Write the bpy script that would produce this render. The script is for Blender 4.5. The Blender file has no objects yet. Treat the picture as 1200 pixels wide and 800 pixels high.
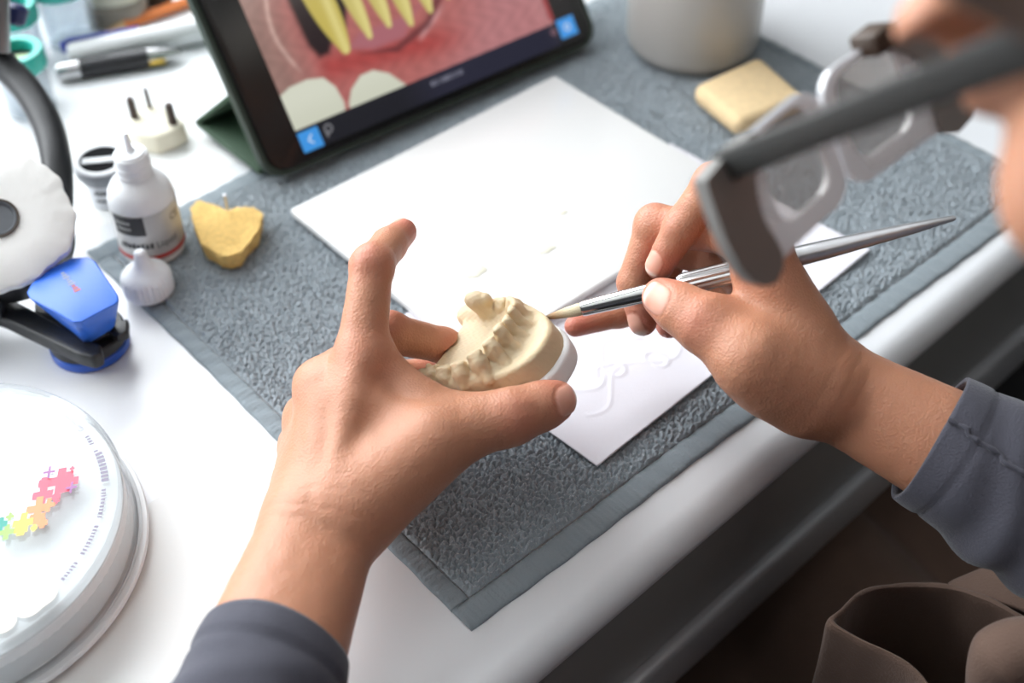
import bpy, bmesh, math, random
import numpy as np
from mathutils import Vector, Matrix, noise as mnoise

random.seed(7)
RNG = np.random.default_rng(7)
SC = bpy.context.scene
COL = SC.collection
PI = math.pi

# ------------------------------------------------------------------ camera
F_PX = 1622.0
CAM = np.array([0.0, 0.0, 0.5])                     # metres; z = 0 is the desk top
R = np.array([[0.7549, -0.6556, -0.0195],
              [0.4639, 0.5127, 0.7224],
              [-0.4636, -0.5544, 0.6912]])          # world -> camera axes (x right, y up, z back)
_u, _s, _v = np.linalg.svd(R); R = _u @ _v


def at(px, py, d):
    """world point seen at picture position (px, py), d metres in front of the lens"""
    return R.T @ np.array([(px - 600) / F_PX * d, -(py - 400) / F_PX * d, -d]) + CAM


def gz(px, py, z=0.0):
    """world point at height z above the desk seen at (px, py)"""
    v = R.T @ np.array([(px - 600), -(py - 400), -F_PX])
    return v * ((z - CAM[2]) / v[2]) + CAM


def cdir(x, y, z):
    v = R.T @ np.array([x, y, z], float)
    return v / np.linalg.norm(v)


def unit(v):
    v = np.asarray(v, float)
    return v / np.linalg.norm(v)


cam = bpy.data.cameras.new('camera')
camo = bpy.data.objects.new('camera', cam)
COL.objects.link(camo)
M = Matrix([list(R.T[0]), list(R.T[1]), list(R.T[2])]).to_4x4()
M.translation = Vector(CAM)
camo.matrix_world = M
cam.sensor_width = 36.0
cam.lens = F_PX / 1200 * 36
cam.clip_start = 0.02
cam.dof.use_dof = True
cam.dof.focus_distance = 0.622
cam.dof.aperture_fstop = 5.0
cam.dof.aperture_blades = 0
SC.camera = camo

# ------------------------------------------------------------------ materials
def lin(c):
    out = []
    for v in c[:3]:
        v = v / 255.0
        out.append(v / 12.92 if v <= 0.04045 else ((v + 0.055) / 1.055) ** 2.4)
    return tuple(out) + (1.0,)


def mat(name, col, rough=0.5, metal=0.0, spec=None, trans=0.0, ior=None, sss=0.0, sss_rad=None, coat=0.0,
        noise=0.0, nscale=60.0, bump=0.0, bscale=300.0, emit=None, estr=0.0, sheen=0.0):
    m = bpy.data.materials.new(name)
    m.use_nodes = True
    nt = m.node_tree
    b = nt.nodes['Principled BSDF']
    c = lin(col) if max(col[:3]) > 1.0 else tuple(col[:3]) + (1.0,)
    b.inputs['Base Color'].default_value = c
    b.inputs['Roughness'].default_value = rough
    b.inputs['Metallic'].default_value = metal
    if spec is not None: b.inputs['Specular IOR Level'].default_value = spec
    if trans: b.inputs['Transmission Weight'].default_value = trans
    if ior: b.inputs['IOR'].default_value = ior
    if coat: b.inputs['Coat Weight'].default_value = coat
    if sheen: b.inputs['Sheen Weight'].default_value = sheen; b.inputs['Sheen Roughness'].default_value = .35
    if sss:
        b.inputs['Subsurface Weight'].default_value = sss
        b.inputs['Subsurface Radius'].default_value = sss_rad or (1.0, 0.4, 0.25)
        b.inputs['Subsurface Scale'].default_value = 0.004
    tc = nt.nodes.new('ShaderNodeTexCoord')
    if noise:
        n = nt.nodes.new('ShaderNodeTexNoise'); n.inputs['Scale'].default_value = nscale; n.inputs['Detail'].default_value = 5
        nt.links.new(tc.outputs['Object'], n.inputs['Vector'])
        r = nt.nodes.new('ShaderNodeMapRange')
        r.inputs['To Min'].default_value = 1 - noise; r.inputs['To Max'].default_value = 1 + noise
        nt.links.new(n.outputs['Fac'], r.inputs['Value'])
        mx = nt.nodes.new('ShaderNodeVectorMath'); mx.operation = 'SCALE'
        mx.inputs[0].default_value = c[:3]
        nt.links.new(r.outputs['Result'], mx.inputs['Scale'])
        nt.links.new(mx.outputs['Vector'], b.inputs['Base Color'])
    if bump:
        n2 = nt.nodes.new('ShaderNodeTexNoise'); n2.inputs['Scale'].default_value = bscale; n2.inputs['Detail'].default_value = 4
        nt.links.new(tc.outputs['Object'], n2.inputs['Vector'])
        bp = nt.nodes.new('ShaderNodeBump'); bp.inputs['Strength'].default_value = bump; bp.inputs['Distance'].default_value = 0.001
        nt.links.new(n2.outputs['Fac'], bp.inputs['Height'])
        nt.links.new(bp.outputs['Normal'], b.inputs['Normal'])
    if emit is not None:
        b.inputs['Emission Color'].default_value = lin(emit)
        b.inputs['Emission Strength'].default_value = estr
    return m


def add_vcol(m, attr, to='Base Color', also_emit=0.0):
    nt = m.node_tree
    a = nt.nodes.new('ShaderNodeAttribute'); a.attribute_name = attr
    b = nt.nodes['Principled BSDF']
    nt.links.new(a.outputs['Color'], b.inputs[to])
    if also_emit:
        nt.links.new(a.outputs['Color'], b.inputs['Emission Color'])
        b.inputs['Emission Strength'].default_value = also_emit


def thin(name, col, diff=.12, rough=.04, ior=1.35, transl=0.0):
    """clear thin-walled plastic: mostly see-through, mirror-like at grazing angles, with a little milkiness"""
    m = bpy.data.materials.new(name); m.use_nodes = True
    nt = m.node_tree; nt.nodes.clear()
    out = nt.nodes.new('ShaderNodeOutputMaterial')
    tr = nt.nodes.new('ShaderNodeBsdfTransparent'); tr.inputs['Color'].default_value = lin(col)
    gl = nt.nodes.new('ShaderNodeBsdfGlossy'); gl.inputs['Roughness'].default_value = rough
    df = nt.nodes.new('ShaderNodeBsdfDiffuse'); df.inputs['Color'].default_value = lin(col)
    lw = nt.nodes.new('ShaderNodeLayerWeight'); lw.inputs['Blend'].default_value = .5
    pw = nt.nodes.new('ShaderNodeMath'); pw.operation = 'POWER'; pw.inputs[1].default_value = 4.0
    fr = nt.nodes.new('ShaderNodeMath'); fr.operation = 'MULTIPLY_ADD'
    fr.inputs[1].default_value = .85; fr.inputs[2].default_value = ((ior - 1) / (ior + 1)) ** 2 * 1.8
    nt.links.new(lw.outputs['Facing'], pw.inputs[0]); nt.links.new(pw.outputs[0], fr.inputs[0])
    m1 = nt.nodes.new('ShaderNodeMixShader'); m1.inputs[0].default_value = diff
    if transl:                                       # milky plastic lets light through from behind
        tl_ = nt.nodes.new('ShaderNodeBsdfTranslucent'); tl_.inputs['Color'].default_value = lin(col)
        m0 = nt.nodes.new('ShaderNodeMixShader'); m0.inputs[0].default_value = transl
        nt.links.new(df.outputs[0], m0.inputs[1]); nt.links.new(tl_.outputs[0], m0.inputs[2]); df = m0
    m2 = nt.nodes.new('ShaderNodeMixShader')
    nt.links.new(tr.outputs[0], m1.inputs[1]); nt.links.new(df.outputs[0], m1.inputs[2])
    nt.links.new(fr.outputs[0], m2.inputs[0]); nt.links.new(m1.outputs[0], m2.inputs[1]); nt.links.new(gl.outputs[0], m2.inputs[2])
    nt.links.new(m2.outputs[0], out.inputs['Surface'])
    return m


# ------------------------------------------------------------------ object helpers
def put(name, me, m=None, parent=None, smooth=True):
    o = bpy.data.objects.new(name, me)
    COL.objects.link(o)
    if m is not None:
        for mm in (m if isinstance(m, (list, tuple)) else [m]):
            me.materials.append(mm)
    if smooth:
        me.polygons.foreach_set('use_smooth', [True] * len(me.polygons))
    if parent is not None:
        o.parent = parent
        o.matrix_parent_inverse = parent.matrix_basis.inverted()
    return o


def tag(o, label, cat, group=None, kind=None):
    o['label'] = label; o['category'] = cat
    if group: o['group'] = group
    if kind: o['kind'] = kind
    return o


def empty(name, loc, label=None, cat=None, group=None):
    o = bpy.data.objects.new(name, None)
    COL.objects.link(o)
    o.location = Vector(loc)
    o.empty_display_size = 0.01
    if label: tag(o, label, cat, group)
    return o


def structure(o):
    o['kind'] = 'structure'
    return o


def mesh_np(V, F):
    """mesh from an (n,3) array and an (m,k) array of quads / tris, or a list of index lists"""
    me = bpy.data.meshes.new('m')
    V = np.asarray(V, np.float32)
    if isinstance(F, np.ndarray):
        k = F.shape[1]
        me.vertices.add(len(V)); me.vertices.foreach_set('co', V.ravel())
        me.loops.add(F.size); me.loops.foreach_set('vertex_index', F.astype(np.int32).ravel())
        me.polygons.add(len(F))
        me.polygons.foreach_set('loop_start', np.arange(0, F.size, k, dtype=np.int32))
        me.update(calc_edges=True); me.validate()
    else:
        me.from_pydata([tuple(map(float, v)) for v in V], [], F)
        me.update()
    return me


class MB:
    """collects shapes in one bmesh"""
    def __init__(s): s.bm = bmesh.new()

    def add(s, V, F, mi=0):
        vs = [s.bm.verts.new(tuple(map(float, v))) for v in V]
        out = []
        for f in F:
            try:
                fc = s.bm.faces.new([vs[i] for i in f]); fc.material_index = mi; out.append(fc)
            except ValueError:
                pass
        return vs, out

    def prism(s, base, top, bevel=0.0, seg=3, mi=0):
        """closed loft between two equal-length polygons of world points"""
        n = len(base)
        V = list(base) + list(top)
        F = [list(range(n))[::-1], list(range(n, 2 * n))]
        F += [[i, (i + 1) % n, n + (i + 1) % n, n + i] for i in range(n)]
        vs, fs = s.add(V, F, mi)
        bmesh.ops.recalc_face_normals(s.bm, faces=fs)
        if bevel:
            ed = list({e for f in fs for e in f.edges})
            r = bmesh.ops.bevel(s.bm, geom=ed, offset=bevel, segments=seg, profile=0.5, affect='EDGES', clamp_overlap=True)
            for f in r['faces']: f.material_index = mi
        return s

    def box(s, c, size, axes=None, bevel=0.0, seg=3, mi=0):
        c = np.asarray(c, float)
        a = np.eye(3) if axes is None else np.asarray(axes, float)   # rows are the box axes
        h = np.asarray(size, float) / 2
        q = [(-1, -1), (1, -1), (1, 1), (-1, 1)]
        lo = [c + a[0] * x * h[0] + a[1] * y * h[1] - a[2] * h[2] for x, y in q]
        hi = [c + a[0] * x * h[0] + a[1] * y * h[1] + a[2] * h[2] for x, y in q]
        return s.prism(lo, hi, bevel, seg, mi)

    def lathe(s, prof, c, axis=(0, 0, 1), n=48, mi=0, caps=True, wob=None):
        """revolve (r, h) pairs round the axis through c"""
        c = np.asarray(c, float); w = unit(axis)
        u = unit(np.cross(w, (0.31, 0.95, 0.02) if abs(w[1]) < 0.9 else (1, 0, 0))); v = np.cross(w, u)
        V, F = [], []
        for j, (r, h) in enumerate(prof):
            for i in range(n):
                t = 2 * PI * i / n
                rr = r * (1 + (wob(t, j) if wob else 0))
                V.append(c + w * h + (u * math.cos(t) + v * math.sin(t)) * rr)
        for j in range(len(prof) - 1):
            for i in range(n):
                a = j * n + i; b = j * n + (i + 1) % n
                F.append([a, b, b + n, a + n])
        if caps:
            if prof[0][0] > 1e-6: F.append(list(range(n))[::-1])
            if prof[-1][0] > 1e-6: F.append([(len(prof) - 1) * n + i for i in range(n)])
        vs, fs = s.add(V, F, mi)
        bmesh.ops.remove_doubles(s.bm, verts=vs, dist=1e-7)
        return s

    def tube(s, pts, rad, n=16, mi=0, caps=True, flat=None):
        pts = [np.asarray(p, float) for p in pts]
        if not hasattr(rad, '__len__'): rad = [rad] * len(pts)
        ref = None; V, F = [], []
        for i, p in enumerate(pts):
            t = unit(pts[min(i + 1, len(pts) - 1)] - pts[max(i - 1, 0)])
            if ref is None: ref = unit(np.cross(t, (0.2, 0.3, 0.93) if abs(t[2]) < 0.8 else (1, 0, 0)))
            a = unit(ref - t * (ref @ t)); ref = a; b = np.cross(t, a)
            for k in range(n):
                th = 2 * PI * k / n
                V.append(p + (a * math.cos(th) + b * math.sin(th)) * rad[i])
        for j in range(len(pts) - 1):
            for k in range(n):
                A = j * n + k; B = j * n + (k + 1) % n
                F.append([A, B, B + n, A + n])
        if caps:
            F.append(list(range(n))[::-1]); F.append([(len(pts) - 1) * n + k for k in range(n)])
        s.add(V, F, mi)
        return s

    def build(s, name, m=None, parent=None, smooth=True, auto=35):
        bmesh.ops.recalc_face_normals(s.bm, faces=s.bm.faces)
        me = bpy.data.meshes.new(name)
        if auto:
            ang = math.radians(auto)
            for e in s.bm.edges:
                if len(e.link_faces) == 2 and e.calc_face_angle(0) > ang: e.smooth = False
        s.bm.to_mesh(me); s.bm.free()
        return put(name, me, m, parent, smooth)


def catmull(P, n):
    P = [np.asarray(p, float) for p in P]
    P = [2 * P[0] - P[1]] + P + [2 * P[-1] - P[-2]]
    out = []
    for i in range(1, len(P) - 2):
        for k in range(n):
            t = k / n
            out.append(0.5 * (2 * P[i] + (P[i + 1] - P[i - 1]) * t + (2 * P[i - 1] - 5 * P[i] + 4 * P[i + 1] - P[i + 2]) * t * t
                              + (3 * P[i] - P[i - 1] - 3 * P[i + 1] + P[i + 2]) * t ** 3))
    out.append(P[-2])
    return out


def text_mesh(s, size):
    """flat lettering of the built-in font as (verts Nx2, faces); left-aligned on a baseline at 0"""
    cu = bpy.data.curves.new('t', 'FONT'); cu.body = s; cu.size = size; cu.resolution_u = 2
    o = bpy.data.objects.new('t', cu); COL.objects.link(o)
    dg = bpy.context.evaluated_depsgraph_get()
    me = o.evaluated_get(dg).to_mesh()
    V = np.array([v.co[:2] for v in me.vertices]) if len(me.vertices) else np.zeros((0, 2))
    F = [list(p.vertices) for p in me.polygons]
    o.evaluated_get(dg).to_mesh_clear()
    bpy.data.objects.remove(o); bpy.data.curves.remove(cu)
    return V, F


# ------------------------------------------------------------------ distance-field modelling
def smin(a, b, k):
    h = np.clip(0.5 + 0.5 * (b - a) / k, 0, 1)
    return b + (a - b) * h - k * h * (1 - h)


def cone(P, a, b, ra, rb):
    a = np.asarray(a); ba = np.asarray(b) - a
    t = np.clip((P - a) @ ba / max(ba @ ba, 1e-12), 0, 1)
    return np.linalg.norm(P - a - t[:, None] * ba, axis=1) - (ra + (rb - ra) * t)


def ell(P, c, ax, rad):
    """ellipsoid: ax rows = unit axes, rad = radii"""
    q = (P - np.asarray(c)) @ np.asarray(ax).T
    rad = np.asarray(rad)
    k0 = np.linalg.norm(q / rad, axis=1); k1 = np.linalg.norm(q / rad ** 2, axis=1)
    return np.where(k0 < 1e-6, -rad.min(), k0 * (k0 - 1) / np.maximum(k1, 1e-9))


def surface(fn, lo, hi, h, margin=0.012):
    """surface nets over fn on a grid of step h between corners lo, hi"""
    lo = np.asarray(lo, float); hi = np.asarray(hi, float)
    B = 8
    nb = np.ceil((hi - lo) / (h * B)).astype(int)
    n = nb * B + 1
    D = np.full(n, 1.0, np.float32)
    cx, cy, cz = np.meshgrid(*[np.arange(k) for k in nb], indexing='ij')
    blk = np.stack([cx.ravel(), cy.ravel(), cz.ravel()], 1)
    cen = lo + (blk + 0.5) * B * h
    d = np.concatenate([fn(c) for c in np.array_split(cen, max(1, len(cen) // 100000 + 1))])
    for b_, dd in zip(blk, d):
        if dd < 0:
            D[b_[0]*B:b_[0]*B+B+1, b_[1]*B:b_[1]*B+B+1, b_[2]*B:b_[2]*B+B+1] = -1.0
    act = blk[np.abs(d) < B * h * 0.87 + margin]
    g = np.stack(np.meshgrid(*[np.arange(B + 1)] * 3, indexing='ij'), -1).reshape(-1, 3)
    for part in np.array_split(act, max(1, len(act) // 250 + 1)):
        if not len(part): continue
        idx = (part[:, None, :] * B + g[None]).reshape(-1, 3)
        val = fn(lo + idx * h)
        D[idx[:, 0], idx[:, 1], idx[:, 2]] = val
    S = D < 0
    c = np.zeros(tuple(n - 1), np.uint8)
    for i in range(8):
        a, b, e = i & 1, (i >> 1) & 1, (i >> 2) & 1
        c += S[a:n[0]-1+a, b:n[1]-1+b, e:n[2]-1+e]
    cells = np.argwhere((c > 0) & (c < 8))
    ids = np.full(tuple(n - 1), -1, np.int32); ids[tuple(cells.T)] = np.arange(len(cells))
    acc = np.zeros((len(cells), 3)); cnt = np.zeros(len(cells))
    off = np.array([[i & 1, (i >> 1) & 1, (i >> 2) & 1] for i in range(8)])
    for i in range(8):
        for j in range(i + 1, 8):
            if np.abs(off[i] - off[j]).sum() != 1: continue
            p = cells + off[i]; q = cells + off[j]
            dp = D[tuple(p.T)]; dq = D[tuple(q.T)]
            m = (dp < 0) != (dq < 0)
            t = dp[m] / (dp[m] - dq[m])
            acc[m] += off[i] + t[:, None] * (off[j] - off[i]); cnt[m] += 1
    V = lo + (cells + acc / cnt[:, None]) * h
    F = []
    for ax in range(3):
        o1, o2 = (ax + 1) % 3, (ax + 2) % 3
        s0 = [slice(1, -1)] * 3; s1 = [slice(1, -1)] * 3
        s0[ax] = slice(0, -1); s1[ax] = slice(1, None)
        A = S[tuple(s0)]; Bq = S[tuple(s1)]
        e = np.argwhere(A != Bq)
        if not len(e): continue
        sg = A[tuple(e.T)]
        base = e.copy(); base[:, o1] += 1; base[:, o2] += 1
        def cid(d1, d2):
            q = base.copy(); q[:, o1] -= d1; q[:, o2] -= d2
            return ids[tuple(q.T)]
        quad = np.stack([cid(1, 1), cid(0, 1), cid(0, 0), cid(1, 0)], 1)
        quad[~sg] = quad[~sg][:, ::-1]
        F.append(quad)
    F = np.concatenate(F)
    return V, F[(F >= 0).all(1)]


def set_attr(me, name, vals, typ='FLOAT'):
    a = me.attributes.new(name, typ, 'POINT')
    if typ == 'FLOAT': a.data.foreach_set('value', np.asarray(vals, np.float32).ravel())
    else:
        c = np.ones((len(vals), 4), np.float32); c[:, :3] = vals
        a.data.foreach_set('color', c.ravel())


def vnoise(P, scale, seed=0.0):
    return np.array([mnoise.noise(Vector((p[0] * scale + seed, p[1] * scale - seed, p[2] * scale + 2 * seed))) for p in P])
# ================================================================== the room
m_white_desk = mat('desk_laminate', (230, 232, 235), 0.28, spec=0.45)
m_wall = mat('wall_paint', (84, 84, 86), 0.8, noise=0.03, nscale=8)
m_floor = mat('floor_vinyl', (52, 52, 54), 0.5, noise=0.15, nscale=20)
m_ceil = mat('ceiling_paint', (235, 235, 233), 0.85)
m_frame = mat('window_frame_paint', (235, 236, 237), 0.4)
FZ = -0.73
X0, X1, Y0, Y1, ZC = -1.9, 2.3, -2.2, 1.32, 1.85


def shell(name, c, size, m):
    return structure(MB().box(c, size).build(name, m, None, smooth=False, auto=0))


shell('floor', ((X0+X1)/2, (Y0+Y1)/2, FZ-0.05), (X1-X0+.2, Y1-Y0+.2, 0.1), m_floor)
shell('ceiling', ((X0+X1)/2, (Y0+Y1)/2, ZC+0.05), (X1-X0+.2, Y1-Y0+.2, 0.1), m_ceil)
shell('wall_left', (X0-.05, (Y0+Y1)/2, (FZ+ZC)/2), (0.1, Y1-Y0, ZC-FZ), m_wall)
shell('wall_right', (X1+.05, (Y0+Y1)/2, (FZ+ZC)/2), (0.1, Y1-Y0, ZC-FZ), m_wall)
shell('wall_front', ((X0+X1)/2, Y0-.05, (FZ+ZC)/2), (X1-X0+.2, 0.1, ZC-FZ), m_wall)
# window wall, beyond the desk
WX0, WX1, WZ0, WZ1 = -1.55, 0.85, 0.20, 1.6
wb = MB()
for x0, x1, z0, z1 in ((X0, WX0, FZ, ZC), (WX1, X1, FZ, ZC), (WX0, WX1, FZ, WZ0), (WX0, WX1, WZ1, ZC)):
    wb.box(((x0+x1)/2, Y1+.06, (z0+z1)/2), (x1-x0, 0.12, z1-z0))
structure(wb.build('wall_back', m_wall, None, smooth=False, auto=0))
wf = MB()
t = 0.05
for x0, x1, z0, z1 in ((WX0, WX1, WZ0, WZ0+t), (WX0, WX1, WZ1-t, WZ1), (WX0, WX0+t, WZ0, WZ1), (WX1-t, WX1, WZ0, WZ1),
                       (-.38, -.32, WZ0, WZ1)):
    wf.box(((x0+x1)/2, Y1+.05, (z0+z1)/2), (x1-x0, 0.05, z1-z0))
structure(wf.build('window_1', m_frame, None, smooth=False, auto=0))

# daylight: a bright overcast sky seen through the window; a portal guides the sampling
w = bpy.data.worlds.new('world'); SC.world = w; w.use_nodes = True
bg = w.node_tree.nodes['Background']
bg.inputs['Color'].default_value = (0.93, 0.97, 1.0, 1); bg.inputs['Strength'].default_value = 10.0
pl = bpy.data.lights.new('window_portal', 'AREA'); pl.shape = 'RECTANGLE'
pl.size = WX1 - WX0; pl.size_y = WZ1 - WZ0; pl.cycles.is_portal = True
po = bpy.data.objects.new('window_portal', pl); COL.objects.link(po)
po.location = ((WX0+WX1)/2, Y1+.13, (WZ0+WZ1)/2); po.rotation_euler = (PI/2, 0, PI)
po.rotation_euler = (-PI/2, 0, 0)
# unseen ceiling luminaire, added behind the person so the visor catches glare
LAMPX, LAMPY = 0.85, -1.3
lamp = empty('unseen_glare_lamp', (LAMPX, LAMPY, ZC-.04), 'unseen white lamp panel added behind the seated person for glare on the visor', 'lamp')
MB().box((LAMPX, LAMPY, ZC-.025), (1.3, .34, .05), bevel=.006).build('glare_lamp_housing', m_frame, lamp)
m_diff = mat('glare_lamp_diffuser', (255, 250, 240), 0.5, emit=(255, 247, 235), estr=4.0)
MB().box((LAMPX, LAMPY, ZC-.053), (1.24, .28, .006), bevel=.001).build('glare_lamp_diffuser', m_diff, lamp)

# ================================================================== desk
K = 0.05                                            # the front edge runs slightly askew of the towel
def fy(x, o=0.0): return 0.2475 + K * (x - 0.237) + o
desk = empty('desk', (0.4, 0.6, FZ), 'white work desk with rounded front edge and grey drawer below', 'desk')
xa, xb = -0.75, 1.75
nb_ = 12
V, F = [], []
prof = []                                           # (offset behind the front edge, z)
rr, th = 0.013, 0.026
for k in range(nb_ + 1):
    a = PI/2 * k / nb_
    prof.append((rr - rr*math.sin(a), -rr + rr*math.cos(a)))
for k in range(nb_ + 1):
    a = PI/2 * k / nb_
    prof.append((rr - rr*math.cos(a), -th + rr - rr*math.sin(a)))
prof = [(1.0, 0.0)] + prof + [(1.0, -th)]
n = len(prof)
for x in (xa, xb):
    for o, z in prof:
        V.append((x, fy(x, o) if o < .9 else 1.27, z))
F = [[i, i+1, n+i+1, n+i] for i in range(n-1)] + [[n-1, 0, n, 2*n-1], list(range(n))[::-1], list(range(n, 2*n))]
b_ = MB(); b_.add(V, F); b_.build('worktop', m_white_desk, desk)
m_drawer = mat('drawer_metal', (146, 147, 146), 0.35, metal=0.2, bump=.03, bscale=120)
m_rail = mat('drawer_rail', (176, 178, 182), 0.35, metal=0.3)
m_dark = mat('desk_carcass', (60, 61, 62), 0.6)


def bar(name, x0, x1, o0, o1, z0, z1, m, bev=.002):
    lo = [(x0, fy(x0, o0), z0), (x1, fy(x1, o0), z0), (x1, fy(x1, o1), z0), (x0, fy(x0, o1), z0)]
    hi = [(p[0], p[1], z1) for p in lo]
    return MB().prism([np.array(p) for p in lo], [np.array(p) for p in hi], bev).build(name, m, desk)


bar('drawer_front', -.3, 1.2, .008, .026, -.098, -.0275, m_drawer)
bar('drawer_rail', -.3, 1.2, .002, .026, -.133, -.0985, m_rail, .004)
bar('carcass', -.3, 1.2, .03, .5, -.128, -.0275, m_dark)
for x in (-.68, 1.66):
    for o in (.06, .9):
        MB().box((x, fy(x, o), (FZ-.027)/2), (.05, .05, -FZ-.027), bevel=.004).build('leg', m_dark, desk)

# ================================================================== towel
m_terry = mat('terry_cotton', (156, 166, 173), 0.95, sheen=1.0, noise=0.12, nscale=45, bump=.7, bscale=1400)
m_hem = mat('woven_hem', (134, 144, 150), 0.9, sheen=0.6, noise=0.06, nscale=90, bump=.5, bscale=900)
TX0, TX1, TY0, TY1 = 0.2045, 0.6545, 0.2765, 0.6165


def ty(x): return 0.018 * (x - TX0)                 # towel edge lies slightly askew too


def worley(x, y, cell, seed):
    r = np.random.default_rng(seed)
    jit = r.random((256, 256, 2))
    ix = np.floor(x / cell).astype(int); iy = np.floor(y / cell).astype(int)
    best = np.full(x.shape, 9.0)
    for dx in (-1, 0, 1):
        for dy in (-1, 0, 1):
            cx, cy = ix + dx, iy + dy
            j = jit[cx % 256, cy % 256]
            best = np.minimum(best, np.hypot((cx + j[..., 0]) - x / cell, (cy + j[..., 1]) - y / cell))
    return best


st = 0.00058
HW_L, HW_F = 0.010, 0.0135
gx = np.arange(TX0 + HW_L, TX1 - HW_L, st); gy = np.arange(TY0 + HW_F, TY1 - HW_F, st)
XX, YY = np.meshgrid(gx, gy, indexing='ij')
w1 = worley(XX + .0006*np.sin(YY*900), YY*1.2, 0.0019, 3); w2 = worley(XX, YY, 0.0047, 5)
ZZ = 0.0014 + 0.0028 * np.clip(1 - (w1 / 0.66) ** 2, 0, 1) + 0.0004 * np.sin(XX*190 + 2*np.sin(YY*83)) * np.sin(YY*170)
ed = np.minimum.reduce([XX - gx[0], gx[-1] - XX, YY - gy[0], gy[-1] - YY])
ZZ = np.where(ed < .0012, .0018 + (ZZ - .0018) * ed / .0012, ZZ)
# objects press the pile flat where they lie
V = np.stack([XX, YY + ty(XX), ZZ], -1).reshape(-1, 3)
nx, ny = XX.shape
I = np.arange(nx * ny).reshape(nx, ny)
F = np.stack([I[:-1, :-1], I[1:, :-1], I[1:, 1:], I[:-1, 1:]], -1).reshape(-1, 4)
me = mesh_np(V, F)
towel = put('towel', me, m_terry)
tag(towel, 'grey terry towel spread over the front of the white desk', 'towel')


def hem(x0, x1, y0, y1, along):
    s = 0.0009 if along == 'x' else 0.0011
    hx = np.linspace(x0, x1, max(8, int((x1-x0)/s))); hy = np.linspace(y0, y1, max(8, int((y1-y0)/s)))
    A, Bb = np.meshgrid(hx, hy, indexing='ij')
    l, c = (A, Bb) if along == 'x' else (Bb, A)
    c0, c1 = (y0, y1) if along == 'x' else (x0, x1)
    q = (c - c0) / (c1 - c0)
    Z = 0.0012 + 0.0011 * np.clip(4 * q * (1 - q), 0, 1) ** .35
    Z += 0.00022 * np.sin(l * 2 * PI / 0.0031 + 2.0*np.sin(l*170)) + 0.00025 * np.sin(l * 2 * PI / .011 + q * 3)
    Z -= 0.0006 * np.exp(-((q - .88) / .05) ** 2) * (0.6 + .4*np.sin(l*2*PI/.0022))
    edge = 0.0002 * np.sin(l * 260) + .0004*np.sin(l*41)
    B2 = Bb + (edge if along == 'x' else 0); A2 = A + (0 if along == 'x' else edge)
    V = np.stack([A2, B2 + ty(A2), Z], -1).reshape(-1, 3)
    nx, ny = A.shape
    I = np.arange(nx*ny).reshape(nx, ny)
    F = np.stack([I[:-1, :-1], I[1:, :-1], I[1:, 1:], I[:-1, 1:]], -1).reshape(-1, 4)
    # skirt down to the desk
    rim = list(I[:, 0]) + list(I[-1, 1:]) + list(I[::-1, -1][1:]) + list(I[0, ::-1][1:-1])
    low = V[rim].copy(); low[:, 2] = 0.0001
    n0 = len(V); V = np.concatenate([V, low])
    k = len(rim)
    Fs = np.array([[rim[i], n0+i, n0+(i+1) % k, rim[(i+1) % k]] for i in range(k)])
    return put('hem', mesh_np(V, np.concatenate([F, Fs])), m_hem, towel)


hem(TX0, TX1, TY0, TY0 + HW_F, 'x')
hem(TX0, TX1, TY1 - HW_F, TY1, 'x')
hem(TX0, TX0 + HW_L, TY0 + HW_F, TY1 - HW_F, 'y')
hem(TX1 - HW_L, TX1, TY0 + HW_F, TY1 - HW_F, 'y')
ZT = 0.0046                                         # top of the pile

# ================================================================== napkin and plate
m_nap = mat('napkin_tissue', (228, 226, 233), 0.9, bump=.15, bscale=900, sss=.0)
c0 = gz(700, 547, .005)[:2]; c1 = gz(1020, 294, .005)[:2]
e1 = (c1 - c0); L1 = np.linalg.norm(e1); e1 /= L1; e2 = np.array([-e1[1], e1[0]])
na, nb2 = 260, 150
A, Bb = np.meshgrid(np.linspace(0, L1, na), np.linspace(0, .145, nb2), indexing='ij')
Z = 0.0053 + 0.0006 * np.sin(A * 35) * np.sin(Bb * 42 + 1) * np.clip(1 - Bb/.09, 0, 1)
# embossed wave-and-scroll motifs
em = np.zeros_like(Z)
for (ca, cb, rad) in ((.052, .040, .0085), (.075, .028, .0075), (.083, .052, .009), (.11, .035, .008), (.03, .058, .007), (.125, .06, .008), (.15, .03, .009), (.046, .071, .007)):
    r = np.hypot(A - ca, Bb - cb); t = np.arctan2(Bb - cb, A - ca)
    em += np.exp(-((r - rad*(0.62 + .3*np.sin(1.5*t + ca*60))) / .0011) ** 2)
em += .8*np.exp(-((Bb - .045 - .010*np.sin(A*120)) / .0010) ** 2) * (A > .02) * (A < .17)
em += .7*np.exp(-((Bb - .030 - .008*np.sin(A*120+1.2)) / .0010) ** 2) * (A > .02) * (A < .17)
Z += 0.00050 * np.clip(em, 0, 1)
edge = np.minimum(A, Bb)
Z += .0006*np.exp(-edge/.004)*(0.5+.5*np.sin((A+Bb)*90))
Z = np.where(Bb > .085, np.minimum(Z, .0056), Z)
V = np.stack([c0[0] + A*e1[0] + Bb*e2[0], c0[1] + A*e1[1] + Bb*e2[1], Z], -1).reshape(-1, 3)
I = np.arange(na*nb2).reshape(na, nb2)
F = np.stack([I[:-1, :-1], I[1:, :-1], I[1:, 1:], I[:-1, 1:]], -1).reshape(-1, 4)
nap = put('napkin', mesh_np(V, F), m_nap)
md = nap.modifiers.new('thick', 'SOLIDIFY'); md.thickness = 0.0005; md.offset = -1
tag(nap, 'white embossed paper napkin sticking out from under the white plate', 'napkin')

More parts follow.
